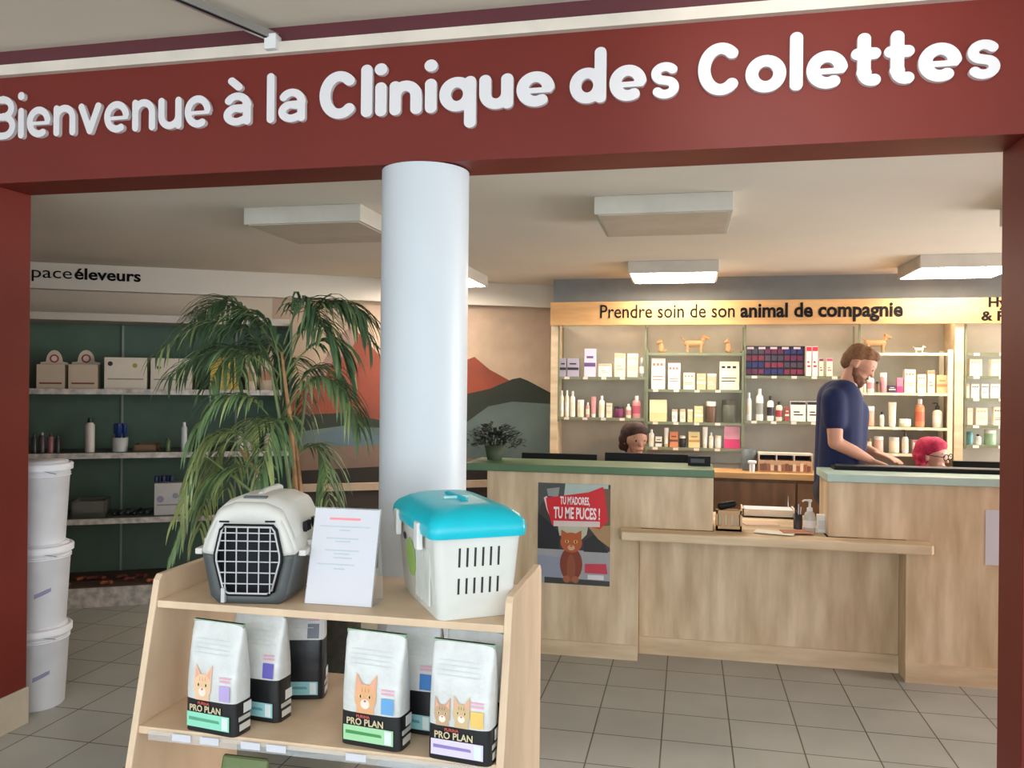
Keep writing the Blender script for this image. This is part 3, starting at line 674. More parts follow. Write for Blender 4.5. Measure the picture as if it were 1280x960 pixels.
# wooden animal figures
WOODF = mat('carved_wood', (190, 146, 100), .6, noise=.12)
def figure(px, z, Hh, kind, label):
    p = P3(px, 430); t_ = MB(); k = Hh
    if kind == 'sit':
        t_.caps((0, 0, .2 * k), .2 * k, (0, 0, .5 * k), .15 * k, WOODF); t_.caps((-.1 * k, 0, .03 * k), .06 * k, (-.08 * k, 0, .4 * k), .06 * k, WOODF)
        t_.caps((-.06 * k, 0, .72 * k), .15 * k, (-.2 * k, 0, .68 * k), .09 * k, WOODF); t_.caps((0, -.08 * k, .82 * k), .05 * k, (.02 * k, -.09 * k, .96 * k), .02 * k, WOODF); t_.caps((0, .08 * k, .82 * k), .05 * k, (.02 * k, .09 * k, .96 * k), .02 * k, WOODF)
        t_.caps((.15 * k, 0, .06 * k), .05 * k, (.35 * k, 0, .2 * k), .03 * k, WOODF)
    else:
        t_.caps((-.35 * k, 0, .5 * k), .18 * k, (.35 * k, 0, .5 * k), .17 * k, WOODF)
        for sx in (-.35, .35):
            for sy in (-.1, .1): t_.caps((sx * k, sy * k, .05 * k), .055 * k, (sx * k, sy * k, .45 * k), .07 * k, WOODF)
        t_.caps((.35 * k, 0, .55 * k), .12 * k, (.5 * k, 0, .82 * k), .11 * k, WOODF); t_.caps((.5 * k, 0, .84 * k), .12 * k, (.72 * k, 0, .78 * k), .07 * k, WOODF)
        t_.caps((-.45 * k, 0, .6 * k), .04 * k, (-.7 * k, 0, .85 * k), .03 * k, WOODF)
        t_.caps((.46 * k, -.07 * k, .94 * k), .035 * k, (.44 * k, -.08 * k, 1.0 * k), .015 * k, WOODF); t_.caps((.46 * k, .07 * k, .94 * k), .035 * k, (.44 * k, .08 * k, 1.0 * k), .015 * k, WOODF)
    mz = min(v[2] for v in t_.v); t_.v = [(a, b, c - mz) for a, b, c in t_.v]
    solo('wooden_figure', t_, label, 'figurine', (p.x, YS + .11, z + .0006), 0, 'carved wooden animals on top of the units')
figure(826, z2[0], .12, 'sit', 'small seated wooden animal, left of three on the olive unit')
figure(868, z2[0], .15, 'stand', 'larger standing wooden dog between two seated wooden animals')
figure(911, z2[0], .12, 'sit', 'pale seated wooden animal, right of three on the olive unit')
figure(1098, z4[0], .15, 'stand', 'wooden animal figure behind the standing man\'s head')
WOODF = plain((232, 222, 206), .5)
figure(1154, z4[0], .06, 'stand', 'tiny white animal figure on the cream unit')
# things on the back counter
YK = 6.33
def zk(): return zc + .0006
a = atY(948, 566, YK); b = atY(1016, 588, YK); W = b.x - a.x; Hh = a.z - zc
t = thing('sample_dispenser', 'long clear box with dark slots and brown samples on the back counter', 'dispenser', (a.x + W / 2, YK, zk()))
part('tray', MB().box(-W / 2, W / 2, 0, .12, 0, Hh * .62, plain((196, 156, 120), .5)), t)
part('lid', MB().box(-W / 2, W / 2, .0, .12, Hh * .9, Hh, plain((220, 206, 188), .4)), t)
for k in range(4): part('divider', MB().box(-W / 2 + k * (W - .01) / 3, -W / 2 + .01 + k * (W - .01) / 3, 0, .12, Hh * .62, Hh * .9, plain((200, 184, 166), .4)), t)
part('back', MB().box(-W / 2, W / 2, .1, .12, Hh * .62, Hh * .9, BLACK), t)
for k in range(14):
    x = -W / 2 + .01 + k * (W - .02) / 14; part('sample', MB().box(x, x + W / 18, -.006, .0, .01, Hh * .5 * random.uniform(.7, 1), plain(random.choice([(150, 96, 70), (206, 176, 140), (120, 80, 60), (224, 200, 170)]), .5)), t)
p = atY(937, 575, YK + .1)
solo('waste_bin', MB().lathe([(.05, 0), (.058, .16), (.053, .16), (.048, .01)], plain((84, 92, 96), .5), 20), 'blue grey bin on the back counter left of the dispenser', 'bin', (p.x - .005, YK + .08, zk()))
p = atY(940, 585, YK - .05)
mb = MB(); mb.lathe([(.018, 0), (.02, .05), (.02, .06)], WHITE, 12); mb.caps((-.02, 0, .075), .012, (.02, 0, .075), .012, WHITE)
solo('small_mug', mb, 'small white object in front of the blue grey bin', 'mug', (p.x, YK - .06, zk()))
p = atY(1217, 580, YK)
mb = MB(); mb.box(-.07, .07, 0, .12, 0, .09, BLACK); mb.box(-.045, .045, -.003, 0, .045, .08, plain((180, 184, 190), .3))
solo('label_printer', mb, 'black device with pale display on the back counter by the post', 'device', (p.x, YK, zk()), bevel=.004)

# ================================================================ ITEMS ON SERVICE DESK
ZD = .7566
p = atZ(911, 664, ZD); t = thing('card_terminal_stand', 'tan perforated letter rack holding a black handset', 'rack', (p.x, p.y, ZD))
q = plain((196, 158, 112), .5); b = MB(); b.box(-.07, .07, 0, .07, 0, .012, q); b.box(-.07, -.06, 0, .07, 0, .115, q); b.box(.06, .07, 0, .07, 0, .115, q); b.box(-.07, .07, .06, .07, 0, .115, q); b.box(-.07, .07, 0, .008, 0, .03, q); b.box(-.07, .07, 0, .008, .095, .115, q)
for x in (-.04, -.005, .03): b.box(x, x + .014, 0, .008, .03, .095, q)
part('rack_body', b, t)
part('papers', MB().box(-.055, .055, .015, .05, .012, .10, plain((220, 200, 170), .7)), t)
mb = MB(); mb.caps((-.03, .03, .135), .022, (.035, .03, .15), .018, BLACK); solo('headset', mb, 'black rounded handset resting on the tan letter rack', 'handset', (p.x - .01, p.y, ZD - .0))
p = atZ(962, 648, ZD)
t = thing('paper_tray', 'wide pale paper tray at the back of the service desk', 'tray', (p.x, p.y + .02, ZD)); part('tray', MB().box(-.16, .16, 0, .2, 0, .008, plain((220, 200, 180), .5)).box(-.16, .16, 0, .008, 0, .05, plain((236, 220, 200), .5)).box(-.16, -.152, 0, .2, 0, .05, plain((236, 220, 200), .5)).box(.152, .16, 0, .2, 0, .05, plain((236, 220, 200), .5)), t)
part('papers', MB().box(-.145, .145, .012, .19, .009, .045, PAPER), t)
for k, (px, py, w_, d_, rz, c, lb) in enumerate([(950, 655, .2, .12, .2, (232, 200, 180), 'pinkish leaflet lying in front of the paper tray'), (968, 667, .21, .1, -.25, (246, 240, 226), 'white folded papers near the front of the desk'), (995, 667, .16, .1, .15, (196, 134, 104), 'terracotta coloured leaflet left of the soap bottle')]):
    p = atZ(px, py, ZD); solo('leaflet', MB().box(-w_ / 2, w_ / 2, -d_ / 2, d_ / 2, 0, .004, plain(c, .7)), lb, 'paper', (p.x, p.y, ZD + k * .0045), rz)
p = atZ(998, 662, ZD); t = thing('pen_cup', 'black cup of pens left of the soap bottle', 'cup', (p.x, p.y + .03, ZD))
part('cup', MB().lathe([(.024, 0), (.026, .085), (.022, .085), (.021, .01)], plain((52, 48, 50), .4), 16), t)
for k in range(4):
    a_ = k * 1.6; part('pen', MB().tube([(.008 * math.cos(a_), .008 * math.sin(a_), .012), (.017 * math.cos(a_), .017 * math.sin(a_), .125 + .006 * k)], .0035, plain([(230, 230, 230), (30, 40, 90), (40, 40, 40), (200, 200, 205)][k], .3), 6), t)
p = atZ(1013, 667, ZD); t = thing('pump_bottle', 'clear soap pump bottle with white head on the service desk', 'bottle', (p.x, p.y + .035, ZD))
part('bottle_body', MB().lathe([(.030, 0), (.033, .008), (.033, .085), (.026, .108), (.014, .12)], plain((206, 200, 188), .25), 20), t)
part('label_band', MB().lathe([(.0336, .03), (.0336, .07)], plain((236, 232, 224), .5), 20), t)
k = MB(); k.lathe([(.016, .12), (.016, .138), (.007, .142), (.007, .17), (.012, .172), (.012, .184)], WHITE, 14); k.tube([(0, 0, .180), (-.03, -.005, .180), (-.04, -.006, .172)], .005, WHITE, 8); part('pump', k, t)
p = atZ(1028, 667, ZD)
mb = MB(); mb.box(-.024, .024, 0, .04, 0, .10, WHITE); mb.box(-.018, .018, -.001, 0, .02, .07, plain((214, 210, 204), .5)); solo('small_white_box', mb, 'small upright white box beside the mint counter end', 'box', (p.x, p.y + .02, ZD), bevel=.003)

# dark foliage plant on the left end of green counter
def counter_plant():
    p = atY(618, 575, 4.98)
    t = thing('potted_plant', 'dark leafy plant at the left end of the green countertop', 'plant', (p.x, 4.98, 1.10))
    part('pot', MB().lathe([(.045, 0), (.062, .09), (.055, .09), (.05, .02)], plain((72, 84, 60), .6), 20), t)
    mb = MB(); m = plain((34, 42, 32), .7)
    for k in range(520):
        a_ = random.uniform(0, 6.283); el_ = random.uniform(-.25, 1.45); R_ = random.uniform(.06, .16)
        c = Vector((math.cos(a_) * math.cos(el_) * R_ * 1.15, math.sin(a_) * math.cos(el_) * R_ * .8, .10 + math.sin(el_) * R_ * .75))
        d = Vector((math.cos(a_), math.sin(a_), random.uniform(-.3, .8))).normalized(); sd = d.cross(Vector((0, 0, 1))).normalized() * .011; L = .035
        nrm = sd.cross(d).normalized() * .004
        mb.add([c, c + d * L * .5 + sd + nrm, c + d * L, c + d * L * .5 - sd + nrm], [(0, 1, 2), (0, 2, 3)], m)
    for k in range(9):
        a_ = k * .7; mb.tube([(0, 0, .04), (.04 * math.cos(a_), .04 * math.sin(a_), .12), (.12 * math.cos(a_), .09 * math.sin(a_), .15)], .003, m, 5)
    part('foliage', mb, t)
counter_plant()

# ================================================================ PEOPLE
def head(mb, c, face, R=.092, tilt=0., m=SKIN):
    """c centre of skull; face unit vector in plan; adds skull, jaw, nose, ears to mb"""
    f = Vector(face).normalized(); s_ = Vector((0, 0, 1)).cross(f).normalized(); up = s_.cross(f) * -1
    up = Vector((0, 0, 1)) * math.cos(tilt) + f * math.sin(tilt); ff = f * math.cos(tilt) - Vector((0, 0, 1)) * math.sin(tilt)
    P = lambda a, b, d: c + ff * a + s_ * b + up * d
    k = R / .092
    mb.caps(P(-.02 * k, 0, .02 * k), .084 * k, P(.028 * k, 0, .018 * k), .076 * k, m); mb.caps(P(.03 * k, 0, -.03 * k), .060 * k, P(.055 * k, 0, -.085 * k), .036 * k, m)
    mb.caps(P(.088 * k, 0, .012 * k), .010 * k, P(.108 * k, 0, -.022 * k), .0125 * k, m)
    for sg in (-1, 1):
        mb.caps(P(-.005 * k, sg * .078 * k, .01 * k), .014 * k, P(.0, sg * .082 * k, -.022 * k), .012 * k, m); mb.caps(P(.075 * k, sg * .03 * k, .032 * k), .013 * k, P(.08 * k, sg * .015 * k, .034 * k), .011 * k, m)
    mb.caps(P(.084 * k, -.018 * k, -.056 * k), .010 * k, P(.084 * k, .018 * k, -.056 * k), .010 * k, m)
    return P
def face_parts(P, t, k, mouth=True):
    for sg in (-1, 1):
        part('eye', MB().caps(P(.088 * k, sg * .031 * k, .012 * k), .0085, P(.089 * k, sg * .031 * k, .012 * k), .0085, plain((30, 22, 20), .2)), t)
        part('eyebrow', MB().caps(P(.090 * k, sg * .018 * k, .034 * k), .004, P(.083 * k, sg * .045 * k, .034 * k), .003, plain((60, 42, 30), .8)), t)
    if mouth: part('mouth', MB().caps(P(.093 * k, -.02 * k, -.058 * k), .0045, P(.093 * k, .02 * k, -.058 * k), .0045, plain((150, 84, 78), .5)), t)
def hand(mb, wr, d, nrm, m=SKIN, curl=.5):
    """palm and five fingers: wr wrist, d forward direction, nrm palm-down normal"""
    d = Vector(d).normalized(); nrm = Vector(nrm).normalized(); s_ = d.cross(nrm).normalized(); wr = Vector(wr)
    for k in range(4):
        o_ = s_ * (.030 - .020 * k); mb.caps(wr + d * .02 + o_ * .8, .014, wr + d * .088 + o_, .0115, m, 8)
        Ls = [(.040, .026, .018), (.044, .028, .02), (.040, .026, .018), (.032, .02, .016)][k]; p_ = wr + d * .09 + o_; dd = d.copy()
        for j, L in enumerate(Ls):
            dd = (dd + nrm * curl * (.35 + .2 * j)).normalized(); q_ = p_ + dd * L; mb.caps(p_, .0092 - .0008 * j, q_, .0086 - .0008 * j, m, 8); p_ = q_
    p_ = wr + d * .03 + s_ * .034; q_ = p_ + (d * .6 + s_ * .7 + nrm * .3).normalized() * .042; mb.caps(p_, .0125, q_, .0105, m, 8); mb.caps(q_, .0105, q_ + (d * .95 + s_ * .1 + nrm * .3).normalized() * .032, .009, m, 8)

def standing_man():
    Y = 5.28
    q = lambda x, y, dy=0: atY(x, y, Y + dy)
    base = q(1048, 590); t = thing('person', 'bearded man in navy short sleeved top standing behind the mint counter', 'person', (base.x, Y, 0))
    L = t.location
    hc = q(1073, 455); chest = q(1053, 505); pel = Vector((base.x - .0, Y, .98)); neck = q(1060, 482)
    fv = Vector((1, -.25, 0)).normalized()
    # arms
    shR = q(1043, 500, -.17); shL = q(1060, 502, .17); elR = q(1044, 553, -.20); elL = q(1066, 556, .20)
    wrR = q(1087, 575, -.15); wrL = q(1094, 566, .12)
    body = MB()
    P = head(body, hc, fv, .088, tilt=.58)
    body.caps(neck - Vector((.02, 0, .06)), .058, hc + Vector((-.03, 0, -.04)), .052, SKIN)
    body.caps(chest, .09, pel, .09, SKIN)
    for s_, e_, w_ in ((shR, elR, wrR), (shL, elL, wrL)):
        body.caps(s_, .055, e_, .042, SKIN); body.caps(e_, .041, e_ * .45 + w_ * .55, .038, SKIN); body.caps(e_ * .45 + w_ * .55, .038, w_, .026, SKIN)
    hand(body, wrR, (wrR - elR) + Vector((.05, 0, .02)), (0, 0, -1), curl=.35); hand(body, wrL, (wrL - elL) + Vector((.02, -.06, .0)), (0, 0, -1), curl=.35)
    for sg in (-1, 1):
        hip = pel + Vector((0, sg * .09, 0)); kn = Vector((base.x + .02, Y + sg * .11, .50)); an = Vector((base.x - .02, Y + sg * .12, .09))
        body.caps(hip, .085, kn, .058, SKIN); body.caps(kn, .056, an, .036, SKIN); body.caps(an - Vector((.03, 0, .04)), .036, an + Vector((.15, 0, -.055)), .03, SKIN)
    body.v = [tuple(Vector(v) - L) for v in body.v]
    remeshed('body', body, t, .0065, 3, SKIN)
    sh = MB()
    for k, (a_, b_, r0, r1) in enumerate([(chest + Vector((-.02, -.09, .03)), pel + Vector((-.01, -.06, .0)), .118, .125), (chest + Vector((-.02, .09, .03)), pel + Vector((-.01, .06, .0)), .118, .125), (shR + Vector((.02, .06, .0)), shL + Vector((-.0, -.06, .0)), .085, .085)]): sh.caps(a_, r0, b_, r1, NAVY)
    sh.caps(neck - Vector((.04, 0, .05)), .078, neck + Vector((-.005, 0, -.005)), .062, NAVY)
    sh.caps(chest + Vector((.055, 0, -.05)), .10, pel + Vector((.03, 0, .06)), .12, NAVY)
    for s_, e_ in ((shR, elR), (shL, elL)): sh.caps(s_, .078, s_ * .5 + e_ * .5, .068, NAVY)
    sh.v = [tuple(Vector(v) - L) for v in sh.v]; remeshed('scrub_top', sh, t, .010, 22, NAVY)
    tr_ = MB(); TRM = mat('dark_trousers', (26, 28, 40), .8)
    tr_.caps(pel + Vector((0, -.06, -.04)), .142, pel + Vector((0, .06, -.04)), .142, TRM)
    for sg in (-1, 1):
        hip = pel + Vector((0, sg * .09, -.04)); kn = Vector((base.x + .02, Y + sg * .11, .50)); an = Vector((base.x - .02, Y + sg * .12, .12)); tr_.caps(hip, .102, kn, .075, TRM); tr_.caps(kn, .073, an, .062, TRM)
    tr_.v = [tuple(Vector(v) - L) for v in tr_.v]; remeshed('trousers', tr_, t, .012, 4, TRM)
    sho = MB()
    for sg in (-1, 1):
        an = Vector((base.x - .02, Y + sg * .12, .09)) - L; sho.caps(an + Vector((-.03, 0, -.035)), .048, an + Vector((.16, 0, -.052)), .036, BLACK)
    sho.v = [(a, b, max(c, 0)) for a, b, c in sho.v]; part('shoes', sho, t)
    hair = MB(); HM = mat('brown_hair', (134, 92, 58), .8, noise=.2, scale=60)
    for a_, b_, c_, r_ in [(-.03, 0, .045, .074), (.01, 0, .066, .060), (.05, 0, .084, .034), (-.045, .0, .008, .062), (-.052, 0, -.02, .048)]: hair.caps(P(a_, b_ - .012, c_), r_, P(a_, b_ + .012, c_), r_, HM)
    hair.v = [tuple(Vector(v) - L) for v in hair.v]; remeshed('hair', hair, t, .007, 2, HM)
    bd = MB(); BM = mat('brown_beard', (120, 78, 54), .9, noise=.2, scale=60)
    for sg in (-1, 1): bd.caps(P(.004, sg * .062, -.035), .014, P(.045, sg * .038, -.085), .024, BM); bd.caps(P(.045, sg * .03, -.088), .024, P(.072, 0, -.098), .024, BM)
    for sg in (-1, 1): bd.caps(P(.02, sg * .056, -.06), .018, P(.065, sg * .03, -.07), .018, BM); bd.caps(P(.065, sg * .03, -.07), .018, P(.078, sg * .012, -.082), .016, BM)
    bd.caps(P(.092, -.018, -.046), .007, P(.092, .018, -.046), .007, BM)
    bd.v = [tuple(Vector(v) - L) for v in bd.v]; remeshed('beard', bd, t, .006, 1, BM)
    PL = lambda a, b, c_: P(a, b, c_) - L
    face_parts(PL, t, 88 / 92)
standing_man()

def seated(px, py, Y, fv, R, label, hairc, topc, skin, style):
    hc = atY(px, py, Y); t = thing('person', label, 'person', (hc.x, Y, 0)); L = t.location
    fv = Vector(fv).normalized(); sd = Vector((0, 0, 1)).cross(fv); hz = hc.z
    body = MB(); P = head(body, hc, fv, R, tilt=.12, m=skin)
    up = Vector((0, 0, 1)); sh = Vector((hc.x, Y, hz - .27)) - fv * .03; pel = Vector((hc.x, Y, .54)) - fv * .06
    body.caps(sh + up * .03, .052, hc - fv * .02 - up * .04, .05, skin); body.caps(sh - up * .06, .125, pel, .13, skin)
    tops = MB(); TM = plain(topc, .8)
    tops.caps(sh - sd * .13, .065, sh + sd * .13, .065, TM); tops.caps(sh - sd * .06 - up * .1, .13, pel - sd * .05, .14, TM); tops.caps(sh + sd * .06 - up * .1, .13, pel + sd * .05, .14, TM)
    trs = MB(); TR = mat('dark_trousers', (26, 28, 40), .8)
    for sg in (-1, 1):
        s0_ = sh + sd * sg * .17; e_ = s0_ - up * .24 + fv * .05; w_ = e_ + fv * .14 - sd * sg * .04 + up * .0
        if w_.z < .80: w_.z = .80
        body.caps(s0_, .045, e_, .038, skin); body.caps(e_, .036, w_, .025, skin); hand(body, w_, fv, (0, 0, -1), m=skin, curl=.3)
        tops.caps(s0_, .06, e_, .05, TM)
        kn = pel + fv * .34 + sd * sg * .1 - up * .03; trs.caps(pel + sd * sg * .08, .10, kn, .065, TR); an = Vector((kn.x, kn.y, .10)) - fv * .05; trs.caps(kn, .062, an, .045, TR)
        trs.caps(an - up * .05, .04, an + fv * .12 - up * .06, .035, TR)
    for nm, mb_, vx, mm in (('body', body, .0075, skin), ('top', tops, .012, TM), ('trousers', trs, .012, TR)):
        mb_.v = [tuple(Vector(v) - L) for v in mb_.v]; remeshed(nm, mb_, t, vx, 3, mm)
    hair = MB(); HM = mat('hair_' + str(hairc[0]), hairc, .75, noise=.25, scale=50)
    if style == 'bun': items = [(-.03, 0, .04, .086), (.015, 0, .062, .070), (-.045, 0, -.0, .080), (-.03, .05, .0, .05), (-.03, -.05, .0, .05), (-.05, 0, -.05, .06), (-.04, -.06, -.05, .035)]
    else: items = [(-.03, 0, .042, .080), (.01, 0, .062, .066), (.045, 0, .076, .036), (-.045, 0, -.0, .072), (-.035, .05, -.01, .036), (-.035, -.05, -.01, .036), (-.04, .05, -.06, .030), (-.04, -.05, -.06, .030)]
    for a_, b_, c_, r_ in items: hair.caps(P(a_, b_ - .01, c_), r_, P(a_, b_ + .01, c_), r_, HM)
    hair.v = [tuple(Vector(v) - L) for v in hair.v]; remeshed('hair', hair, t, .008, 2, HM)
    PL = lambda a, b, c_: P(a, b, c_) - L
    face_parts(PL, t, R / .092, mouth=True)
    if style == 'pink':
        g = MB()
        for sg in (-1, 1): g.tube([PL(.098 + .004 * math.cos(u_ * .7), sg * .034 + .026 * math.cos(u_ * .7), .010 + .02 * math.sin(u_ * .7)) for u_ in range(10)], .003, BLACK, 6)
        for sg in (-1, 1): g.tube([PL(.095, sg * .06, .012), PL(.0, sg * .086, .012)], .0025, BLACK, 6)
        part('glasses', g, t)
    # stool
    st = thing('office_stool', 'dark office stool under the ' + ('pink' if style == 'pink' else 'dark') + ' haired person, behind the counter', 'stool', (pel.x, pel.y, 0))
    part('seat', MB().lathe([(.17, .36), (.19, .38), (.19, .40), (.16, .42)], BLACK, 24), st)
    part('column', MB().lathe([(.025, .07), (.025, .36)], STEEL, 12), st)
    for k in range(5):
        a_ = k * 1.2566; part('leg', MB().tube([(0, 0, .08), (.22 * math.cos(a_), .22 * math.sin(a_), .03)], .016, BLACK, 8), st)
seated(794, 550, 5.80, (.5, -1, 0), .088, 'dark haired seated person, head showing above the left monitor', (66, 36, 26), (60, 70, 90), SKIN, 'bun')
seated(1165, 570, 5.72, (1, -.75, 0), .082, 'pink haired seated person with glasses behind the mint counter', (196, 34, 78), (50, 50, 60), SKIN2, 'pink')

# ================================================================ LEFT GREEN SHELVING
def left_shelving():
    s0_, s1_ = -2.4, .14; of, ob = 6.32, 6.78
    t = thing('shelving_unit', 'long dark green shelving unit with white edged shelves', 'shelving', WP(-1.2, of, 0), WA)
    X = lambda s: s + 1.2
    part('back_panel', MB().box(X(s0_), X(s1_), ob - of, ob - of + .02, .0, 2.0, GREENP), t)
    for z in (1.505, 1.058, .60):
        part('shelf', MB().box(X(s0_), X(s1_), 0.004, ob - of, z - .03, z, plain((96, 100, 92), .6)), t)
        part('shelf_edge', MB().box(X(s0_), X(s1_), -.006, .004, z - .036, z + .002, mat('marbled_strip', (214, 206, 196), .5, noise=.25, scale=18)), t)
    part('base', MB().box(X(s0_), X(s1_), -.06, ob - of, 0, .135, mat('marbled_strip', (214, 206, 196))), t)
    part('base_top', MB().box(X(s0_), X(s1_), -.055, ob - of, .135, .139, plain((90, 70, 58), .7)), t)
    part('canopy', MB().box(X(s0_), X(s1_), .04, ob - of, 1.985, 2.035, plain((200, 190, 176), .6)), t)
    for s in (-1.9, -1.06, -.25): part('upright', MB().box(X(s) - .007, X(s) + .007, ob - of - .012, ob - of, .14, 1.98, plain((150, 156, 146), .5)), t)
    part('side_panel', MB().box(X(s1_), X(s1_) + .02, 0, ob - of, 0, 2.0, GREENP), t)
left_shelving()
OFI = 6.40
def lplace(name, cat, px0, px1, yt, z, builder, label, group=None, off=OFI, rot=0):
    s0_, zt = atW(px0, yt, off); s1_, zt1 = atW(px1, yt, off); W = (s1_ - s0_) * .95; Hh = (zt + zt1) / 2 - z
    p = WP((s0_ + s1_) / 2, off, z + .0006)
    t = thing(name, label, cat, p, WA + rot, group); builder(t, W, Hh)
    return t
DZ = [1.505, 1.058, .60, .139]
def b_display(t, W, Hh):
    b = MB(); c = plain((206, 186, 160), .6); b.box(-W / 2, W / 2, 0, .10, 0, Hh * .62, c); part('tray', b, t)
    bk = [(-W / 2, 0), (W / 2, 0), (W / 2, Hh * .68)] + [(W * .30 * math.cos(a * math.pi / 10), Hh * .70 + Hh * .30 * math.sin(a * math.pi / 10)) for a in range(11)] + [(-W / 2, Hh * .68)]
    part('header_card', MB().poly(bk, plain((214, 200, 178), .6), y=.10, t=.004), t)
    part('emblem', MB().poly([(W * .17 * math.cos(a * math.pi / 8), Hh * .78 + W * .17 * math.sin(a * math.pi / 8)) for a in range(16)], plain((168, 60, 60), .5), y=.0985), t)
    part('emblem_centre', MB().poly([(W * .11 * math.cos(a * math.pi / 8), Hh * .78 + W * .11 * math.sin(a * math.pi / 8)) for a in range(16)], plain((226, 214, 196), .5), y=.098), t)
    part('print_band', MB().box(-W * .4, W * .4, -.0015, 0, Hh * .12, Hh * .16, plain((130, 60, 56), .5)), t)
lplace('display_box', 'display', 45, 82, 437, DZ[0], b_display, 'round topped cream display box at the left end of the top shelf')
lplace('display_box', 'display', 85, 123, 437, DZ[0], b_display, 'round topped cream display box beside the white carton')
def b_carton(c, spots):
    def f(t, W, Hh):
        part('box_body', MB().box(-W / 2, W / 2, 0, .16, 0, Hh, plain(c, .6)), t, bevel=.002)
        for x, z, r, cc in spots: part('print', MB().poly([(x * W + r * W * math.cos(a * .5236), z * Hh + r * W * math.sin(a * .5236)) for a in range(12)], plain(cc, .5), y=-.0015), t)
        part('print_band', MB().box(-W * .42, W * .42, -.0015, 0, Hh * .3, Hh * .34, plain((150, 140, 128), .5)), t)
    return f
lplace('carton', 'box', 129, 185, 447, DZ[0], b_carton((224, 212, 192), [(-.36, .8, .06, (40, 40, 44)), (.22, .75, .06, (170, 150, 60))]), 'wide white carton with black badge on the top green shelf')
lplace('carton', 'box', 187, 241, 448, DZ[0], b_carton((216, 204, 186), [(-.3, .7, .05, (60, 60, 60))]), 'wide cream carton half behind the palm on the top shelf')
lplace('carton', 'box', 262, 300, 447, DZ[0], b_carton((206, 176, 74), [(.1, .6, .1, (90, 110, 60))]), 'yellow carton behind the palm leaves')
def b_pouch(t, W, Hh):
    rings = []
    for q_ in range(6):
        u = q_ / 5; ry = .035 * (1 - u ** 2) + .003; rings.append([(W / 2 * math.copysign(abs(math.cos(k * .5236)) ** .5, math.cos(k * .5236)), .04 + ry * math.sin(k * .5236), Hh * u) for k in range(12)])
    part('pouch', MB().loft(rings, plain((216, 190, 160), .5)), t); part('print', MB().box(-W * .3, W * .3, .003, .012, Hh * .25, Hh * .5, plain((190, 130, 96), .5)), t)
lplace('food_pouch', 'pouch', 306, 322, 443, DZ[0], b_pouch, 'cream pouch behind the palm leaves, left one of two')
lplace('food_pouch', 'pouch', 324, 343, 438, DZ[0], b_pouch, 'cream pouch behind the palm leaves, near the palm stems')
def b_bott(c, capc):
    def f(t, W, Hh):
        r = W / 2; part('bottle_body', MB().lathe([(r * .95, 0), (r, .01), (r, Hh * .8), (r * .6, Hh * .87)], plain(c, .4), 16, cy=r), t); part('cap', MB().lathe([(r * .55, Hh * .87), (r * .5, Hh)], plain(capc, .4), 12, cy=r), t)
    return f
for k, (a_, b_, y_, c_, d_, lb) in enumerate([(38, 46, 543, (56, 60, 56), (40, 40, 44), 'leftmost dark grey bottle on the middle green shelf'), (47, 56, 541, (74, 66, 66), (150, 140, 130), 'dark bottle with pale cap on the middle green shelf'), (58, 67, 543, (150, 100, 96), (60, 50, 50), 'dull pink bottle on the middle green shelf'), (68, 75, 545, (52, 50, 52), (40, 40, 40), 'black bottle right of the dull pink bottle'),
        (105, 118, 523, (216, 206, 196), (22, 22, 24), 'white bottle with black cap on the middle green shelf'), (226, 234, 528, (206, 210, 208), (226, 226, 226), 'slim white bottle behind the palm on the middle shelf'), (206, 213, 548, (84, 110, 60), (60, 80, 50), 'small green bottle on the middle green shelf'), (306, 318, 526, (206, 196, 180), (226, 216, 200), 'white bottle behind the palm leaves on the middle shelf'), (296, 305, 540, (220, 214, 200), (200, 200, 190), 'small white bottle behind the palm leaves'), (330, 341, 542, (220, 206, 176), (220, 214, 200), 'small cream bottle near the palm stems')]):
    lplace('bottle', 'bottle', a_, b_, y_, DZ[1], b_bott(c_, d_), lb, group='bottles on the middle green shelf')
def b_syr(t, W, Hh):
    part('cup', MB().lathe([(W * .40, 0), (W * .44, Hh * .5), (W * .38, Hh * .5), (W * .36, .01)], plain((206, 206, 200), .4), 20, cy=W / 2), t)
    for k in range(7):
        a_ = k * .9; r = 0 if k == 6 else W * .24
        part('brush', MB().lathe([(.006, .012), (.006, Hh * .62), (.016, Hh * .66), (.016, Hh * (.95 + .05 * (k % 2)))], plain((30, 56, 120), .5), 8, cx=r * math.cos(a_), cy=W / 2 + r * math.sin(a_)), t)
lplace('brush_cup', 'cup', 136, 161, 530, DZ[1], b_syr, 'white cup holding blue headed items on the middle green shelf')
def b_tray(c):
    def f(t, W, Hh): part('tray', MB().box(-W / 2, W / 2, 0, .22, 0, Hh * .3, plain(c, .5)).box(-W / 2, W / 2, .0, .01, 0, Hh, plain(c, .5)).box(-W / 2, W / 2, .21, .22, 0, Hh, plain(c, .5)).box(-W / 2, -W / 2 + .01, 0, .22, 0, Hh, plain(c, .5)).box(W / 2 - .01, W / 2, 0, .22, 0, Hh, plain(c, .5)), t)
    return f
lplace('storage_tray', 'tray', 88, 132, 627, DZ[2], b_tray((104, 104, 92)), 'grey tray on the lowest green shelf beside the white buckets')
lplace('storage_tray', 'tray', 166, 196, 556, DZ[1], b_tray((120, 92, 60)), 'low brown tray on the middle green shelf')
def b_coll(t, W, Hh):
    for k in range(6):
        x = -W / 2 + W * (k + .5) / 6; part('tool', MB().caps((x, .03 + .02 * (k % 3), .016), .014, (x + .03, .14, .018 + .012 * (k % 2)), .012, plain([(34, 34, 38), (60, 60, 64), (90, 96, 100)][k % 3], .4)), t)
lplace('tool_bundle', 'tools', 136, 188, 636, DZ[2], b_coll, 'row of dark grooming tools on the lowest green shelf')
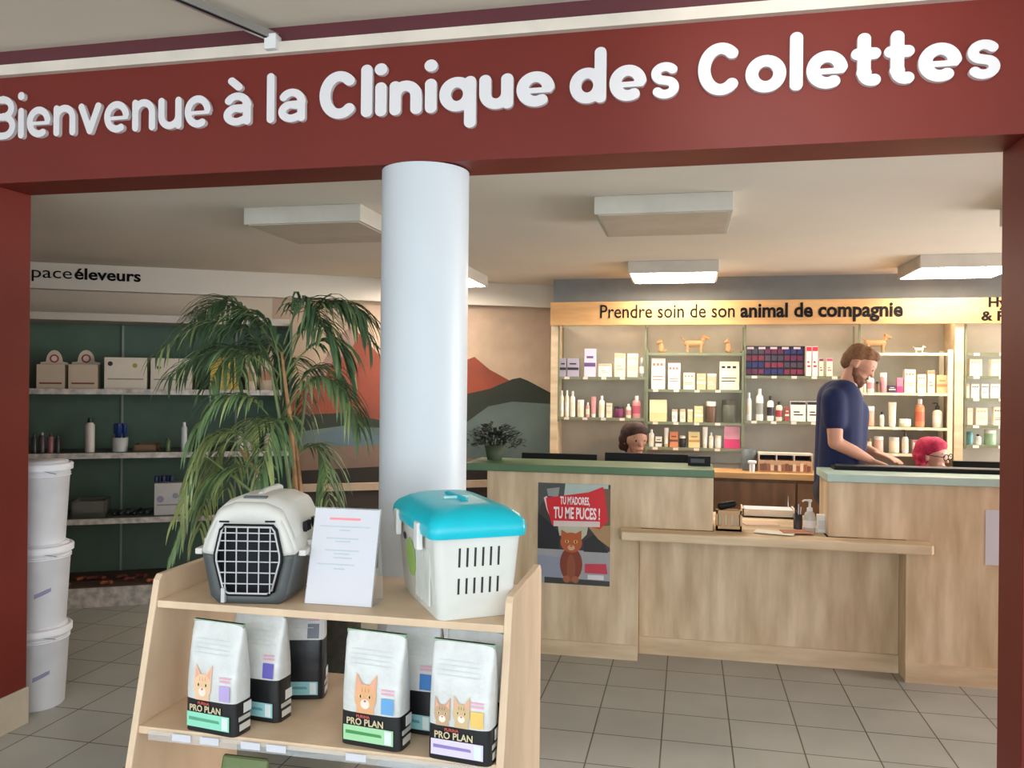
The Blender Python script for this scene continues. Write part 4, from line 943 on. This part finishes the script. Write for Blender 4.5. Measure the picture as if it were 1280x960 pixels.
lplace('carton', 'box', 192, 232, 604, DZ[2], b_carton((206, 202, 200), [(-.3, .5, .12, (150, 150, 170)), (.2, .6, .1, (150, 150, 170))]), 'white printed box on the lowest green shelf')
s_, zt_ = atW(203, 600, OFI)
p = WP(s_, OFI + .07, atW(203, 604, OFI)[1] + .003); mb = MB()
for k in range(5): mb.lathe([(.012, 0), (.014, .03), (.008, .045)], plain((36, 46, 92), .4), 10, cx=-.05 + k * .026, cy=.02 * (k % 2))
solo('cap_set', mb, 'dark blue caps standing on the white printed box', 'caps', p, WA)
lplace('bottle', 'bottle', 313, 330, 590, DZ[2], b_bott((206, 180, 170), (226, 220, 210)), 'pale pink bottle behind the palm above the grey carrier')
random.seed(11)
for k in range(24):   # brown chews lying on the base board
    s_ = -1.55 + k * .068; p = WP(s_ + random.uniform(-.015, .015), 6.33 + random.choice([0, .085, .17]), DZ[3] + .0215); a_ = random.uniform(-.5, .5); mb = MB(); c_ = plain(random.choice([(126, 60, 40), (148, 78, 50), (104, 52, 40)]), .7)
    l_ = .022; mb.caps((-l_, 0, 0), .013, (l_, 0, 0), .013, c_)
    for sx in (-1, 1):
        for sy in (-1, 1): mb.caps((sx * l_ * 1.1, sy * .009, 0), .014, (sx * l_ * 1.35, sy * .012, 0), .012, c_)
    mb.v = [(x, y, z - min(0, 0)) for x, y, z in mb.v]
    solo('dog_chew', mb, 'reddish brown bone shaped chew lying on the base of the green shelving', 'chew', (p.x, p.y, p.z - .0065), WA + a_, 'reddish brown chews on the shelving base')

# ================================================================ BUCKETS
BW = mat('white_bucket', (226, 226, 230), .4)
for k in range(3):
    z = k * .392
    t = thing('bucket', ['white lidded plastic bucket, bottom of the stack by the red wall', 'white lidded plastic bucket, middle of the stack by the red wall', 'white lidded plastic bucket, top of the stack by the red wall'][k], 'bucket', (-3.075 + [0, .004, -.004][k], 3.42, z), group='stacked white buckets')
    bb_ = part('bucket_body', MB().lathe([(.118, .0), (.124, .006), (.142, .345), (.150, .350), (.150, .362)], BW, 40), t)
    part('lid', MB().lathe([(.155, .352), (.156, .378), (.150, .384), (.140, .384), (.138, .380), (.135, .380), (.134, .3915), (.02, .3915)], BW, 40), t)
    for zz in (.32, .33): part('rim', MB().lathe([(.142, zz), (.1465, zz + .003), (.142, zz + .006)], BW, 32), t)
    part('handle', MB().tube([(.148 * math.cos(a_ * .2 - .5) * (1.02), .15 * math.sin(a_ * .2 - .5) - .0, .345 - .045 * math.sin((a_) / 15 * math.pi)) for a_ in range(-6, 2)], .0025, plain((150, 150, 155), .4), 6), t)
    if k < 2:
        mm = MB(); aa = [-.95 + .06 * j for j in range(10)]
        rr = .1335
        vs = [(rr * math.cos(a_), rr * math.sin(a_), .145 + .02 * i_ + .003 * j) for i_ in range(2) for j, a_ in enumerate(aa)]
        mm.add(vs, [(j, j + 1, j + 11, j + 10) for j in range(9)], plain((140, 136, 168), .5), True)
        part('printed_mark', mm, bb_)

# ================================================================ DISPLAY RACK
RXL, RXR, RYB = -1.60, -.472, 2.70
def rf(z): return 2.245 - .235 * (.975 - z)      # y of slanted front edge at height z
t = thing('display_stand', 'pale beech display stand with two shelves in front of the column', 'shelf', ((RXL + RXR) / 2, 2.4, 0)); hw = (RXR - RXL) / 2
side = [(rf(0) - 2.4, 0), (RYB - 2.4, 0), (RYB - 2.4, .955), (RYB - 2.4 - .02, .975), (rf(.975) - 2.4 + .012, .975), (rf(.96) - 2.4, .96)]
part('side_panel', MB().prism(side, 'x', -hw, -hw + .022, BEECH), t, bevel=.003)
part('side_panel', MB().prism(side, 'x', hw - .022, hw, BEECH), t, bevel=.003)
for z, nm in ((.90, 'shelf'), (.55, 'shelf'), (.12, 'shelf')):
    part(nm, MB().box(-hw + .022, hw - .022, rf(z) - 2.4 + .004, RYB - 2.4, z - .022, z, BEECH), t, bevel=.002)
PS = thing('price_strip', 'white and clear price strip along the lower shelf edge', 'label holder', (-1.04, rf(.55), .54))
part('strip', MB().box(-.5, .5, -.004, -.0005, -.024, .004, CLEAR), PS)
for k, x in enumerate([-.42, -.33, -.2, -.12, .12]):
    part('price_card', MB().box(x, x + .06, -.006, -.004, -.018, .002, PAPER), PS)

# grey and white pet carrier -----------------------------------------------------------
def carrier():
    t = thing('pet_carrier', 'light and dark grey pet carrier with wire door on the stand', 'pet carrier', (-1.290, 2.262, .9006), .17)
    LG = mat('carrier_light_shell', (216, 214, 206), .45); DG = mat('carrier_dark_tub', (84, 88, 88), .5)
    N = 64; zs_ = .150
    def outer(w_, top, bw):       # outline in xz, starting at bottom centre going right
        pts = []
        ctrl = [(0, 0), (bw * .8, 0), (bw, .02), (w_ * .985, zs_), (w_, zs_ + .002), (w_ * .88, top * .70), (w_ * .66, top * .93), (w_ * .3, top), (0, top)]
        full = ctrl + [(-x, z) for x, z in ctrl[-2:0:-1]]
        n = len(full); L_ = [0]
        for i in range(n): a_, b_ = full[i], full[(i + 1) % n]; L_.append(L_[-1] + math.hypot(b_[0] - a_[0], b_[1] - a_[1]))
        for k in range(N):
            d = L_[-1] * k / N; i = max(j for j in range(n) if L_[j] <= d + 1e-9); u = (d - L_[i]) / (L_[i + 1] - L_[i]); a_, b_ = full[i], full[(i + 1) % n]
            pts.append((a_[0] + (b_[0] - a_[0]) * u, a_[1] + (b_[1] - a_[1]) * u))
        return pts
    st_ = [(0, .142, .285, .112), (.012, .150, .305, .12), (.10, .158, .318, .128), (.19, .158, .318, .13), (.29, .152, .31, .128), (.345, .140, .285, .118), (.36, .12, .26, .1)]
    rings = [[(x, y, z) for x, z in outer(w_, tp, bw)] for y, w_, tp, bw in st_]
    def smoothit(mb_, seamlo, seamhi): pass
    up_, lo_ = MB(), MB()
    def addq(q_):
        cz = sum(p[2] for p in q_) / len(q_); (up_ if cz > zs_ else lo_).add(q_, [tuple(range(len(q_)))], LG if cz > zs_ else DG, True)
    for i in range(len(rings) - 1):
        for k in range(N): addq([rings[i][k], rings[i][(k + 1) % N], rings[i + 1][(k + 1) % N], rings[i + 1][k]])
    rb = rings[-1]; c_ = (0, st_[-1][0], .14)
    for k in range(N): addq([rb[k], rb[(k + 1) % N], c_])
    # front wall with octagonal opening
    hol = [(0, .028), (.062, .028), (.078, .04), (.102, .13), (.102, .15), (.086, .222), (.076, .236), (0, .238)]
    full = hol + [(-x, z) for x, z in hol[-2:0:-1]]
    def cast(ang):   # point on the hole outline in the direction ang from centre (0,.135)
        cx, cz = 0, .135; dx, dz = math.cos(ang), math.sin(ang); best = None
        for i in range(len(full)):
            (x1, z1_), (x2, z2_) = full[i], full[(i + 1) % len(full)]; ex, ez = x2 - x1, z2_ - z1_; den = dx * ez - dz * ex
            if abs(den) < 1e-9: continue
            tt = ((x1 - cx) * ez - (z1_ - cz) * ex) / den; uu = ((x1 - cx) * dz - (z1_ - cz) * dx) / den
            if tt > 0 and -1e-6 <= uu <= 1 + 1e-6: best = tt if best is None else min(best, tt)
        return (cx + dx * best, cz + dz * best)
    r0 = rings[0]; inner = [cast(math.atan2(p[2] - .135, p[0])) for p in r0]
    for k in range(N):
        a_, b_ = r0[k], r0[(k + 1) % N]; c1, d1 = inner[(k + 1) % N], inner[k]
        addq([a_, b_, (c1[0], -.004, c1[1]), (d1[0], -.004, d1[1])])
        addq([(d1[0], -.004, d1[1]), (c1[0], -.004, c1[1]), (c1[0], .02, c1[1]), (d1[0], .02, d1[1])])
    import bmesh
    for nm, mb_, lab in (('upper_shell', up_, 'light grey upper shell'), ('lower_tub', lo_, 'dark grey lower tub')):
        me = mb_.mesh(nm, fix=False); b_ = bmesh.new(); b_.from_mesh(me); bmesh.ops.remove_doubles(b_, verts=b_.verts, dist=.0002); bmesh.ops.recalc_face_normals(b_, faces=b_.faces); b_.to_mesh(me); b_.free()
        for p in me.polygons: p.use_smooth = True
        o = link(nm, me, t); o['label'] = lab; es = o.modifiers.new('split', 'EDGE_SPLIT'); es.split_angle = math.radians(32)
        so = o.modifiers.new('solid', 'SOLIDIFY'); so.thickness = .003; so.offset = -1
    # rims along the seam
    for sg in (-1, 1):
        part('seam_rim', MB().box(min(sg * .148, sg * .170), max(sg * .148, sg * .170), .01, .34, zs_ - .006, zs_ + .012, LG), t, bevel=.003)
    # near-black block standing in for the shade inside the carrier
    part('inside_shade', MB().box(-.11, .11, .05, .33, .012, .24, plain((26, 28, 34), .8)), t)
    # wire door
    door = MB(); WM = plain((196, 196, 196), .35)
    out = [(x * .97, z) for x, z in [(.060, .033), (.076, .043), (.099, .13), (.099, .15), (.083, .220), (.073, .232), (-.073, .232), (-.083, .220), (-.099, .15), (-.099, .13), (-.076, .043), (-.060, .033)]]
    door.tube([(x, -.010, z) for x, z in out + out[:1]], .0030, WM, 6)
    def xr(z):
        if z < .043: return .068
        if z < .13: return .074 + (z - .043) / .087 * .022
        if z < .15: return .096
        return .096 - (z - .15) / .07 * .016
    for z in (.062, .095, .128, .161, .190, .214): door.tube([(-xr(z), -.010, z), (xr(z), -.010, z)], .0021, WM, 6)
    for x in (-.068, -.034, 0, .034, .068): door.tube([(x, -.012, .034), (x, -.012, .231)], .0021, WM, 6)
    d_ = part('wire_door', door, t, label='pale wire grid door')
    fr = MB(); fr.tube([(x * 1.06, -.006, .135 + (z - .135) * 1.05) for x, z in out + out[:1]], .0042, BLACK, 6); part('door_frame', fr, t, label='black door frame')
    part('latch', MB().box(-.078, -.066, -.02, -.004, .006, .05, WM), d_, bevel=.002)
    # handle, slots
    hd = MB(); hd.tube([(0, .10, .314), (0, .13, .321), (0, .26, .321), (0, .29, .314)], [.010, .010, .010, .010], LG, 10); part('handle', hd, t)
    part('handle_slot', MB().box(-.035, .035, .045, .065, .308, .3165, DG), t)
    part('vent', MB().box(-.02, .02, -.0, .003, .262, .267, BLACK).box(-.09, -.06, -.006, .0, .244, .249, BLACK).box(.05, .08, -.006, .0, .246, .251, BLACK), t)
    for yy in (.09, .18, .27):
        part('side_latch', MB().box(.150, .176, yy, yy + .03, .128, .178, LG), t, bevel=.003)
        part('side_latch', MB().box(-.176, -.150, yy, yy + .03, .128, .178, LG), t, bevel=.003)
        for j in range(3): part('side_vent', MB().box(.140, .152, yy + j * .02 - .01, yy + j * .02 - .002, .205 , .235, BLACK), t)
carrier()

# acrylic sheet holder ------------------------------------------------------------------
t = thing('sign_holder', 'white printed sheet in a clear stand between the carriers', 'sign', (-1.022, 2.305, .9006), 0.02)
tl = Matrix.Rotation(math.radians(-15), 4, 'X')
b = MB(); b.box(-.105, .105, 0, .0012, .002, .288, PAPER, tl); part('sheet', b, t)
b = MB(); b.box(-.108, .108, .0014, .0034, .003, .292, CLEAR, tl); b.box(-.108, .108, .0, .10, 0, .002, CLEAR); b.add([(-.108, .098, 0), (.108, .098, 0), (.108, .068, .21), (-.108, .068, .21)], [(0, 1, 2, 3)], CLEAR); part('acrylic_stand', b, t)
b = MB(); LN = plain((190, 200, 204), .6); LR = plain((244, 150, 156), .6)
b.box(-.055, .045, -.0006, 0, .254, .261, LR, tl)
for z, a_, c_ in [(.232, -.085, .08), (.221, -.02, .015), (.196, -.06, .045), (.187, -.03, .02), (.160, -.06, .05), (.150, -.03, .02), (.138, -.03, .03), (.118, -.08, .04), (.105, -.025, .01)]: b.box(a_, c_, -.0006, 0, z, z + .0045, LN, tl)
part('printed_lines', b, t)

# turquoise lidded carrier --------------------------------------------------------------
def teal_box():
    ang = math.atan2(.121, .185)
    t = thing('pet_carrier', 'white basket carrier with slots and turquoise lid on the stand', 'pet carrier', (-.681, 2.223, .9006), ang)
    # local: x along short side (0..0.225), y along long side (0..0.42)
    W0, L0, Hh = .225, .42, .246
    def ring(z):
        u = z / Hh; e = .020 * u + (.004 if z > Hh - .012 else 0)
        x0, x1, y0, y1 = -e, W0 + e, -e, L0 + e; r = .028; pts = []
        for cx, cy, a0 in [(x1 - r, y0 + r, -90), (x1 - r, y1 - r, 0), (x0 + r, y1 - r, 90), (x0 + r, y0 + r, 180)]:
            for k in range(6): a_ = math.radians(a0 + 18 * k); pts.append((cx + r * math.cos(a_), cy + r * math.sin(a_), z))
        return pts
    b = MB(); zz = [0, .006, .06, .13, .2, Hh - .014, Hh - .012, Hh]
    b.loft([ring(z) for z in zz], PLW, True, True, False)
    o = part('basket', b, t)
    # slots as dark recessed openings with a dark liner right behind the wall
    sl = MB(); DKM = plain((40, 42, 44), .6)
    for row, (za, zb_) in enumerate([(.150, .205), (.072, .118)]):
        for k in range(6):
            x = .052 + k * .0235; za2 = za; e0 = -.020 * za2 / Hh; e1 = -.020 * zb_ / Hh
            sl.add([(x, e0 - .0008, za2), (x + .0065, e0 - .0008, za2), (x + .0065, e1 - .0008, zb_), (x, e1 - .0008, zb_)], [(0, 1, 2, 3)], DKM)
            sl.add([(x, e0 + .004, za2), (x + .0065, e0 + .004, za2), (x + .0065, e1 + .004, zb_), (x, e1 + .004, zb_)], [(0, 1, 2, 3)], DKM)
        for k in range(12):
            y = .07 + k * .024
            for xx in (-1, 1):
                X0_ = (-.020 * za / Hh - .0008) if xx < 0 else (W0 + .020 * za / Hh + .0008); X1_ = (-.020 * zb_ / Hh - .0008) if xx < 0 else (W0 + .020 * zb_ / Hh + .0008)
                if xx > 0: sl.add([(X0_, y, za), (X0_, y + .0065, za), (X1_, y + .0065, zb_), (X1_, y, zb_)], [(0, 1, 2, 3)], DKM)
    part('slots', sl, t, label='dark vertical vent slots')
    rb = MB()
    for k in range(9):
        y = .05 + k * .018; rb.box(-.016, -.010, y, y + .004, .03, .2, plain((206, 208, 200), .4))
    part('ribs', rb, t)
    # side sticker: pale green shape
    stk = MB(); gm = plain((168, 206, 110), .5)
    def side(y, z): return (-.020 * z / Hh - .0022, y, z)
    stk.add([side(.27 + .055 * math.cos(k * .5236), .13 + .06 * math.sin(k * .5236)) for k in range(12)], [tuple(range(12))], gm)
    stk.add([side(.335 + .02 * math.cos(k * .5236), .185 + .012 * math.sin(k * .5236)) for k in range(12)], [tuple(range(12))], plain((70, 60, 90), .5))
    part('sticker', stk, t, label='pale green sticker')
    # lid
    def lring(e, z, r):
        x0, x1, y0, y1 = -e, W0 + e, -e, L0 + e; pts = []
        r = max(r, .006)
        for cx, cy, a0 in [(x1 - r, y0 + r, -90), (x1 - r, y1 - r, 0), (x0 + r, y1 - r, 90), (x0 + r, y0 + r, 180)]:
            for k in range(6): a_ = math.radians(a0 + 18 * k); pts.append((cx + r * math.cos(a_), cy + r * math.sin(a_), z))
        return pts
    l = MB(); l.loft([lring(.033, Hh - .012, .035), lring(.037, Hh + .006, .038), lring(.034, Hh + .028, .04), lring(.022, Hh + .045, .045), lring(-.004, Hh + .062, .05), lring(-.030, Hh + .071, .05), lring(-.055, Hh + .073, .04)], TEAL, True)
    lid_ = part('lid', l, t, label='domed turquoise lid')
    hn = MB(); hn.tube([(W0 / 2, .11, Hh + .068), (W0 / 2, .13, Hh + .075), (W0 / 2, .29, Hh + .075), (W0 / 2, .31, Hh + .068)], .009, TEAL, 10); part('handle', hn, lid_)
    hn = MB(); hn.box(W0 / 2 - .05, W0 / 2 + .03, .17, .185, Hh + .0735, Hh + .080, plain((190, 238, 242), .3)); part('handle_hinge', hn, lid_)
    for y in (.10, .36):
        part('clip', MB().box(-.044, -.026, y - .02, y + .02, Hh - .06, Hh + .02, WHITE), t, bevel=.004, label='white lid clip')
        part('clip', MB().box(W0 + .026, W0 + .044, y - .02, y + .02, Hh - .06, Hh + .02, WHITE), t, bevel=.004, label='white lid clip')
teal_box()

# bags of cat food -----------------------------------------------------------------------
def bag(x, y, rz, lab, band, cats, accent, W=.182, Hh=.315, D=.085, name_txt=True, group='bags of cat food on the display stand', z=.5506, side_grey=True, blackfrac=.30):
    t = thing('cat_food_bag', lab, 'pet food bag', (x, y, z), rz, group)
    WH = mat('bag_white', (220, 222, 218), .35, noise=.07, scale=16, bump=.7); BK = mat('bag_black', (30, 30, 32), .35, noise=.1, scale=14, bump=.2); SG = mat('bag_side_grey', (196, 208, 204), .4, noise=.05)
    def dz(u): return D * (1 - max(0, (u - .45) / .55) ** 1.5 * .88) * (.96 if u < .03 else 1)
    def wz(u): return W * (1 - .03 * math.sin(u * 3.1)) * (1.0 - .03 * (u > .9))
    rings = []; us = sorted({0, .02, .1, .2, blackfrac, blackfrac + .001, .405, .5, .605, .7, .8, .9, .96, 1.0}); n = 24
    for u in us:
        w_, d_ = wz(u) / 2, dz(u) / 2; pts = []
        for k in range(n):
            a_ = 2 * math.pi * k / n; c_, s_ = math.cos(a_), math.sin(a_); p_ = .34
            wob = 1 + .02 * math.sin(5 * a_ + u * 9)
            pts.append((w_ * math.copysign(abs(c_) ** p_, c_), D / 2 + d_ * math.copysign(abs(s_) ** p_, s_) * wob, Hh * u))
        rings.append(pts)
    kb = us.index(blackfrac) 
    bd = MB(); bd.loft(rings[:kb + 1], BK, True, True, False)
    lb_ = part('lower_body', bd, t, label='black lower part')
    bu = MB(); bu.loft(rings[kb + 1:], WH, True, False, True); ub_ = part('upper_body', bu, t, label='white upper part')
    def fy(u): return D / 2 - dz(u) / 2 * 1.035 - .0012
    def decal(pts, m, lift=0.):      # pts in (x/W, u)
        vs = [(a_ * W, fy(min(max(b_, 0), 1)) - lift, b_ * Hh) for a_, b_ in pts]; return MB().add(vs, [tuple(range(len(vs)))], m)
    def el(cx, cz, rx, rz_, n_=14): return [(cx + rx * math.cos(2 * math.pi * k / n_), cz + rz_ * math.sin(2 * math.pi * k / n_)) for k in range(n_)]
    part('top_seal', MB().box(-W * .485, W * .485, D / 2 - .006, D / 2 + .006, Hh * .965, Hh * 1.0, plain((150, 176, 150), .5)), t)
    # label panel at the bottom
    part('label_panel', decal([(-.42, .05), (.40, .05), (.40, .185), (-.42, .185)], plain(band[0], .5)), lb_)
    part('label_stripe', decal([(-.38, .11), (.22, .11), (.20, .135), (-.38, .14)], plain(band[1], .5), .0006), lb_)
    part('label_square', decal([(.26, .06), (.37, .06), (.37, .175), (.26, .175)], plain((226, 236, 232), .5), .0006), lb_)
    if name_txt:
        gd = plain((214, 200, 160), .5)
        o = link('brand_lettering', text_mesh('PRO PLAN', gd, W=W * .60, Hh=.026, bold=.02, depth=.0006), lb_); o.location = (-W * .36, fy(.22) - .0012, Hh * .198)
        o = link('brand_lettering', text_mesh('PURINA', plain((210, 90, 80), .5), W=W * .22, Hh=.011, bold=.02, depth=.0006), lb_); o.location = (-W * .2, fy(.27) - .0012, Hh * .264)
    # accent block and lines
    part('accent_print', decal([(.20, blackfrac + .02), (.40, blackfrac + .02), (.40, blackfrac + .16), (.20, blackfrac + .16)], plain(accent, .5), .0004), ub_)
    for q_ in range(2): part('print_line', decal([(.2, blackfrac + .19 + q_ * .03), (.4, blackfrac + .19 + q_ * .03), (.4, blackfrac + .205 + q_ * .03), (.2, blackfrac + .205 + q_ * .03)], plain((230, 170, 190), .5), .0004), t)
    for q_ in range(4): part('print_line', decal([(-.35, .84 - q_ * .04), (.30, .84 - q_ * .04), (.30, .846 - q_ * .04), (-.35, .846 - q_ * .04)], plain((206, 214, 212), .5), .0004), t)
    for (cx, cz, sc, fur, fur2) in cats:
        g = MB(); rx, rz_ = .17 * sc, .115 * sc
        def ad(pts, c_, lf):
            vs = [(a_ * W, fy(min(max(b_, 0), 1)) - lf, b_ * Hh) for a_, b_ in pts]; g.add(vs, [tuple(range(len(vs)))], plain(c_, .5))
        ad([(cx - rx * .8, max(cz - rz_ * 2.2, blackfrac + .004)), (cx + rx * .8, max(cz - rz_ * 2.2, blackfrac + .004)), (cx + rx * .75, cz), (cx - rx * .75, cz)], fur, .0008)
        ad(el(cx, cz, rx, rz_), fur, .0012)
        for sg in (-1, 1):
            ad([(cx + sg * rx * .98, cz + rz_ * .2), (cx + sg * rx * .95, cz + rz_ * 1.75), (cx + sg * rx * .25, cz + rz_ * .9)], fur, .0011)
            ad([(cx + sg * rx * .84, cz + rz_ * .6), (cx + sg * rx * .84, cz + rz_ * 1.4), (cx + sg * rx * .42, cz + rz_ * .9)], (236, 170, 150), .0014)
            ad(el(cx + sg * rx * .42, cz + rz_ * .12, rx * .17, rz_ * .15), (240, 220, 160), .0016); ad(el(cx + sg * rx * .42, cz + rz_ * .12, rx * .08, rz_ * .13), (40, 30, 26), .002)
        for sx in (-.3, 0, .3): ad([(cx + sx * rx - .006, cz + rz_ * .45), (cx + sx * rx + .006, cz + rz_ * .45), (cx + sx * rx, cz + rz_ * .9)], fur2, .0016)
        ad(el(cx, cz - rz_ * .42, rx * .42, rz_ * .36), (246, 232, 216), .0016); ad(el(cx, cz - rz_ * .2, rx * .12, rz_ * .09), (206, 110, 100), .002)
        link('cat_picture', g.mesh('cat', fix=False), ub_)
    # side gusset print
    sg_ = MB(); sg_.box(W * .497, W * .503, D * .25, D * .8, Hh * .04, Hh * .10, plain((210, 206, 196), .5)).box(W * .497, W * .503, D * .2, D * .8, Hh * .13, Hh * .17, plain((190, 190, 182), .5)).box(W * .497, W * .503, D * .45, D * .85, Hh * .19, Hh * .28, plain((226, 226, 222), .5))
    part('side_print', sg_, t)
    return t
G1 = ((150, 226, 196), (90, 170, 130)); G2 = ((168, 220, 170), (70, 150, 80)); G3 = ((226, 214, 240), (150, 130, 190)); G4 = ((150, 206, 206), (100, 160, 170))
ORG = (232, 176, 128); ORG2 = (196, 124, 76)
bag(-1.345, 2.145, -.14, 'white cat food bag with mint label and ginger cat, leftmost at front', G1, [(-.12, .43, 1.0, (240, 200, 160), (220, 160, 110))], (190, 170, 220))
bag(-1.275, 2.262, -.10, 'black and grey cat food bag with purple square behind the leftmost bag', G4, [(-.32, .62, .7, (150, 120, 90), (110, 84, 60))], (110, 100, 190), blackfrac=.4, name_txt=False)
bag(-1.225, 2.44, .25, 'dark cat food bag standing furthest back on the left', G4, [], (120, 126, 136), name_txt=False, blackfrac=.60)
bag(-.862, 2.165, -.12, 'white cat food bag with green label and ginger cat in the middle', G2, [(-.06, .44, 1.05, ORG, ORG2)], (110, 170, 220), W=.19)
bag(-.79, 2.285, -.10, 'grey topped cat food bag with blue print behind the middle bag', G4, [], (70, 130, 200), blackfrac=.40, name_txt=False)
bag(-.597, 2.135, -.12, 'white cat food bag with lilac label and two kittens, rightmost', G3, [(-.24, .40, .75, (196, 164, 130), (130, 96, 66)), (.06, .42, .78, (214, 186, 140), (140, 106, 70))], (240, 200, 110), W=.185)
bag(-.590, 2.25, -.06, 'grey cat food bag behind the bag with two kittens', G3, [], (90, 90, 100), blackfrac=.40, name_txt=False, W=.175)
# green bag on the bottom shelf, only its top showing
t = thing('potting_bag', 'olive green bag top on the bottom shelf of the stand', 'bag', (-1.275, 2.16, .1206))
rings = []
for u in (0, .3, .7, .93, 1.0):
    d_ = .06 * (1 - u ** 3 * .9); rings.append([(.075 * math.copysign(abs(math.cos(k * .349)) ** .4, math.cos(k * .349)), .07 + d_ * math.copysign(abs(math.sin(k * .349)) ** .4, math.sin(k * .349)), .33 * u) for k in range(18)])
part('bag_body', MB().loft(rings, plain((104, 120, 70), .5)), t); part('top_seal', MB().box(-.07, .07, .066, .074, .32, .335, plain((84, 98, 56), .5)), t)

# ================================================================ PALM
def palm():
    random.seed(5)
    Y0 = 3.38; base = atY(398, 600, Y0)
    t = thing('potted_palm', 'tall potted palm with drooping narrow leaves behind the display stand', 'plant', (base.x, Y0, 0)); L = t.location
    part('planter', MB().lathe([(.17, 0), (.175, .02), (.195, .58), (.205, .585), (.205, .62), (.185, .62), (.18, .58), (.01, .57)], mat('dark_planter', (58, 50, 40), .8, noise=.35, scale=30, col2=(34, 38, 26)), 32), t)
    G = [mat('palm_leaf', (112, 142, 92), .5, noise=.3, scale=5), mat('palm_leaf_dark', (78, 108, 72), .5, noise=.3, scale=5), mat('palm_leaf_light', (168, 182, 116), .5, noise=.25, scale=5)]
    TANM = mat('palm_stem', (176, 130, 84), .7, noise=.2, scale=20); GS = mat('palm_green_stem', (120, 136, 84), .6, noise=.2)
    def Q(px, py, dy=0): return atY(px, py, Y0 + dy) - L
    stems = [((372, 640, 0), (352, 440, 0), .011, TANM), ((378, 640, .03), (360, 500, .03), .012, TANM), ((366, 640, -.05), (340, 470, -.05), .009, GS), ((352, 640, .06), (300, 560, .06), .008, TANM), ((360, 640, .08), (385, 470, .1), .009, GS), ((345, 640, -.08), (245, 560, -.08), .007, GS)]
    for a_, b_, r_, m_ in stems:
        p0_ = Vector((random.uniform(-.04, .04), random.uniform(-.04, .04), .56)); p1_ = Q(*a_); p2_ = Q(*b_)
        part('stem', MB().tube([p0_, p0_ * .6 + p1_ * .4 + Vector((.01, 0, 0)), p1_, (p1_ + p2_) / 2 + Vector((.008, 0, .0)), p2_], [r_ * 1.3, r_ * 1.15, r_, r_ * .9, r_ * .6], m_, 8), t)
    fr = [((350, 520, 0), (325, 330, -.1), (198, 440, -.15), 1), ((352, 490, 0), (345, 330, -.1), (262, 430, -.1), 1), ((352, 460, 0), (400, 340, 0), (425, 470, .05), 1), ((355, 480, 0), (395, 310, .1), (462, 425, .1), 1),
          ((355, 520, .05), (400, 400, .15), (442, 520, .2), 1), ((350, 545, 0), (300, 440, -.2), (238, 550, -.3), 0), ((348, 590, 0), (262, 470, -.15), (226, 640, -.25), 2), ((345, 600, 0), (275, 540, -.1), (216, 690, -.2), 0), ((350, 500, 0), (325, 370, .15), (298, 480, .2), 1),
          ((352, 520, 0), (415, 420, -.1), (448, 530, -.1), 0), ((348, 560, 0), (315, 470, .1), (285, 610, .15), 2), ((350, 450, 0), (300, 345, .1), (240, 400, .15), 1), ((355, 430, 0), (385, 330, -.1), (405, 410, -.15), 1), ((360, 590, 0), (405, 510, .1), (412, 630, .15), 0),
          ((340, 470, 0), (290, 400, -.2), (215, 470, -.2), 1), ((345, 480, 0), (370, 400, .2), (380, 520, .25), 1), ((355, 560, 0), (350, 470, -.2), (325, 600, -.25), 0), ((300, 560, 0), (270, 520, 0), (250, 660, 0), 2), ((352, 445, 0), (410, 345, 0), (455, 395, 0), 1), ((350, 440, 0), (290, 350, 0), (262, 385, 0), 1),
          ((355, 470, 0), (420, 380, .12), (440, 470, .15), 1), ((350, 470, 0), (300, 400, .1), (262, 480, .1), 0)]
    for (a_, c_, b_, ci) in fr:
        p0_, p1_, p2_ = Q(*a_), Q(*c_), Q(*b_); mb = MB(); pts = []
        for k in range(13):
            u = k / 12; pts.append(p0_ * (1 - u) ** 2 + p1_ * 2 * u * (1 - u) + p2_ * u * u)
        mb.tube(pts, [.0045 * (1 - .7 * k / 12) for k in range(13)], GS, 5)
        n = 26
        for k in range(n):
            u = .22 + .78 * k / (n - 1); p = p0_ * (1 - u) ** 2 + p1_ * 2 * u * (1 - u) + p2_ * u * u; tg = ((p1_ - p0_) * (1 - u) + (p2_ - p1_) * u).normalized()
            sd = tg.cross(Vector((0, 0, 1))); sd = sd.normalized() if sd.length > .1 else Vector((1, 0, 0))
            Ln = (.26 * (1 - .4 * abs(u - .55) * 2)) * random.uniform(.7, 1.15)
            for sg in (-1, 1):
                d = (tg * .75 + sd * sg * random.uniform(.5, .9) + Vector((0, 0, random.uniform(-.1, .35)))).normalized(); q_ = p.copy(); wd = .0065 * random.uniform(.8, 1.2); vs = []; fs = []
                for j in range(6):
                    wj = wd * [.5, 1, 1, .85, .55, .08][j]; sw = d.cross(Vector((0, 0, 1))); sw = sw.normalized() if sw.length > .05 else sd
                    vs += [q_ - sw * wj, q_ + Vector((0, 0, -.002)), q_ + sw * wj]; q_ = q_ + d * Ln / 5; d = (d + Vector((0, 0, -.42))).normalized()
                for j in range(5): o_ = j * 3; fs += [(o_, o_ + 1, o_ + 4, o_ + 3), (o_ + 1, o_ + 2, o_ + 5, o_ + 4)]
                mb.add(vs, fs, G[ci if random.random() < .75 else random.randrange(3)], True)
        link('frond', mb.mesh('frond', fix=False), t)
palm()
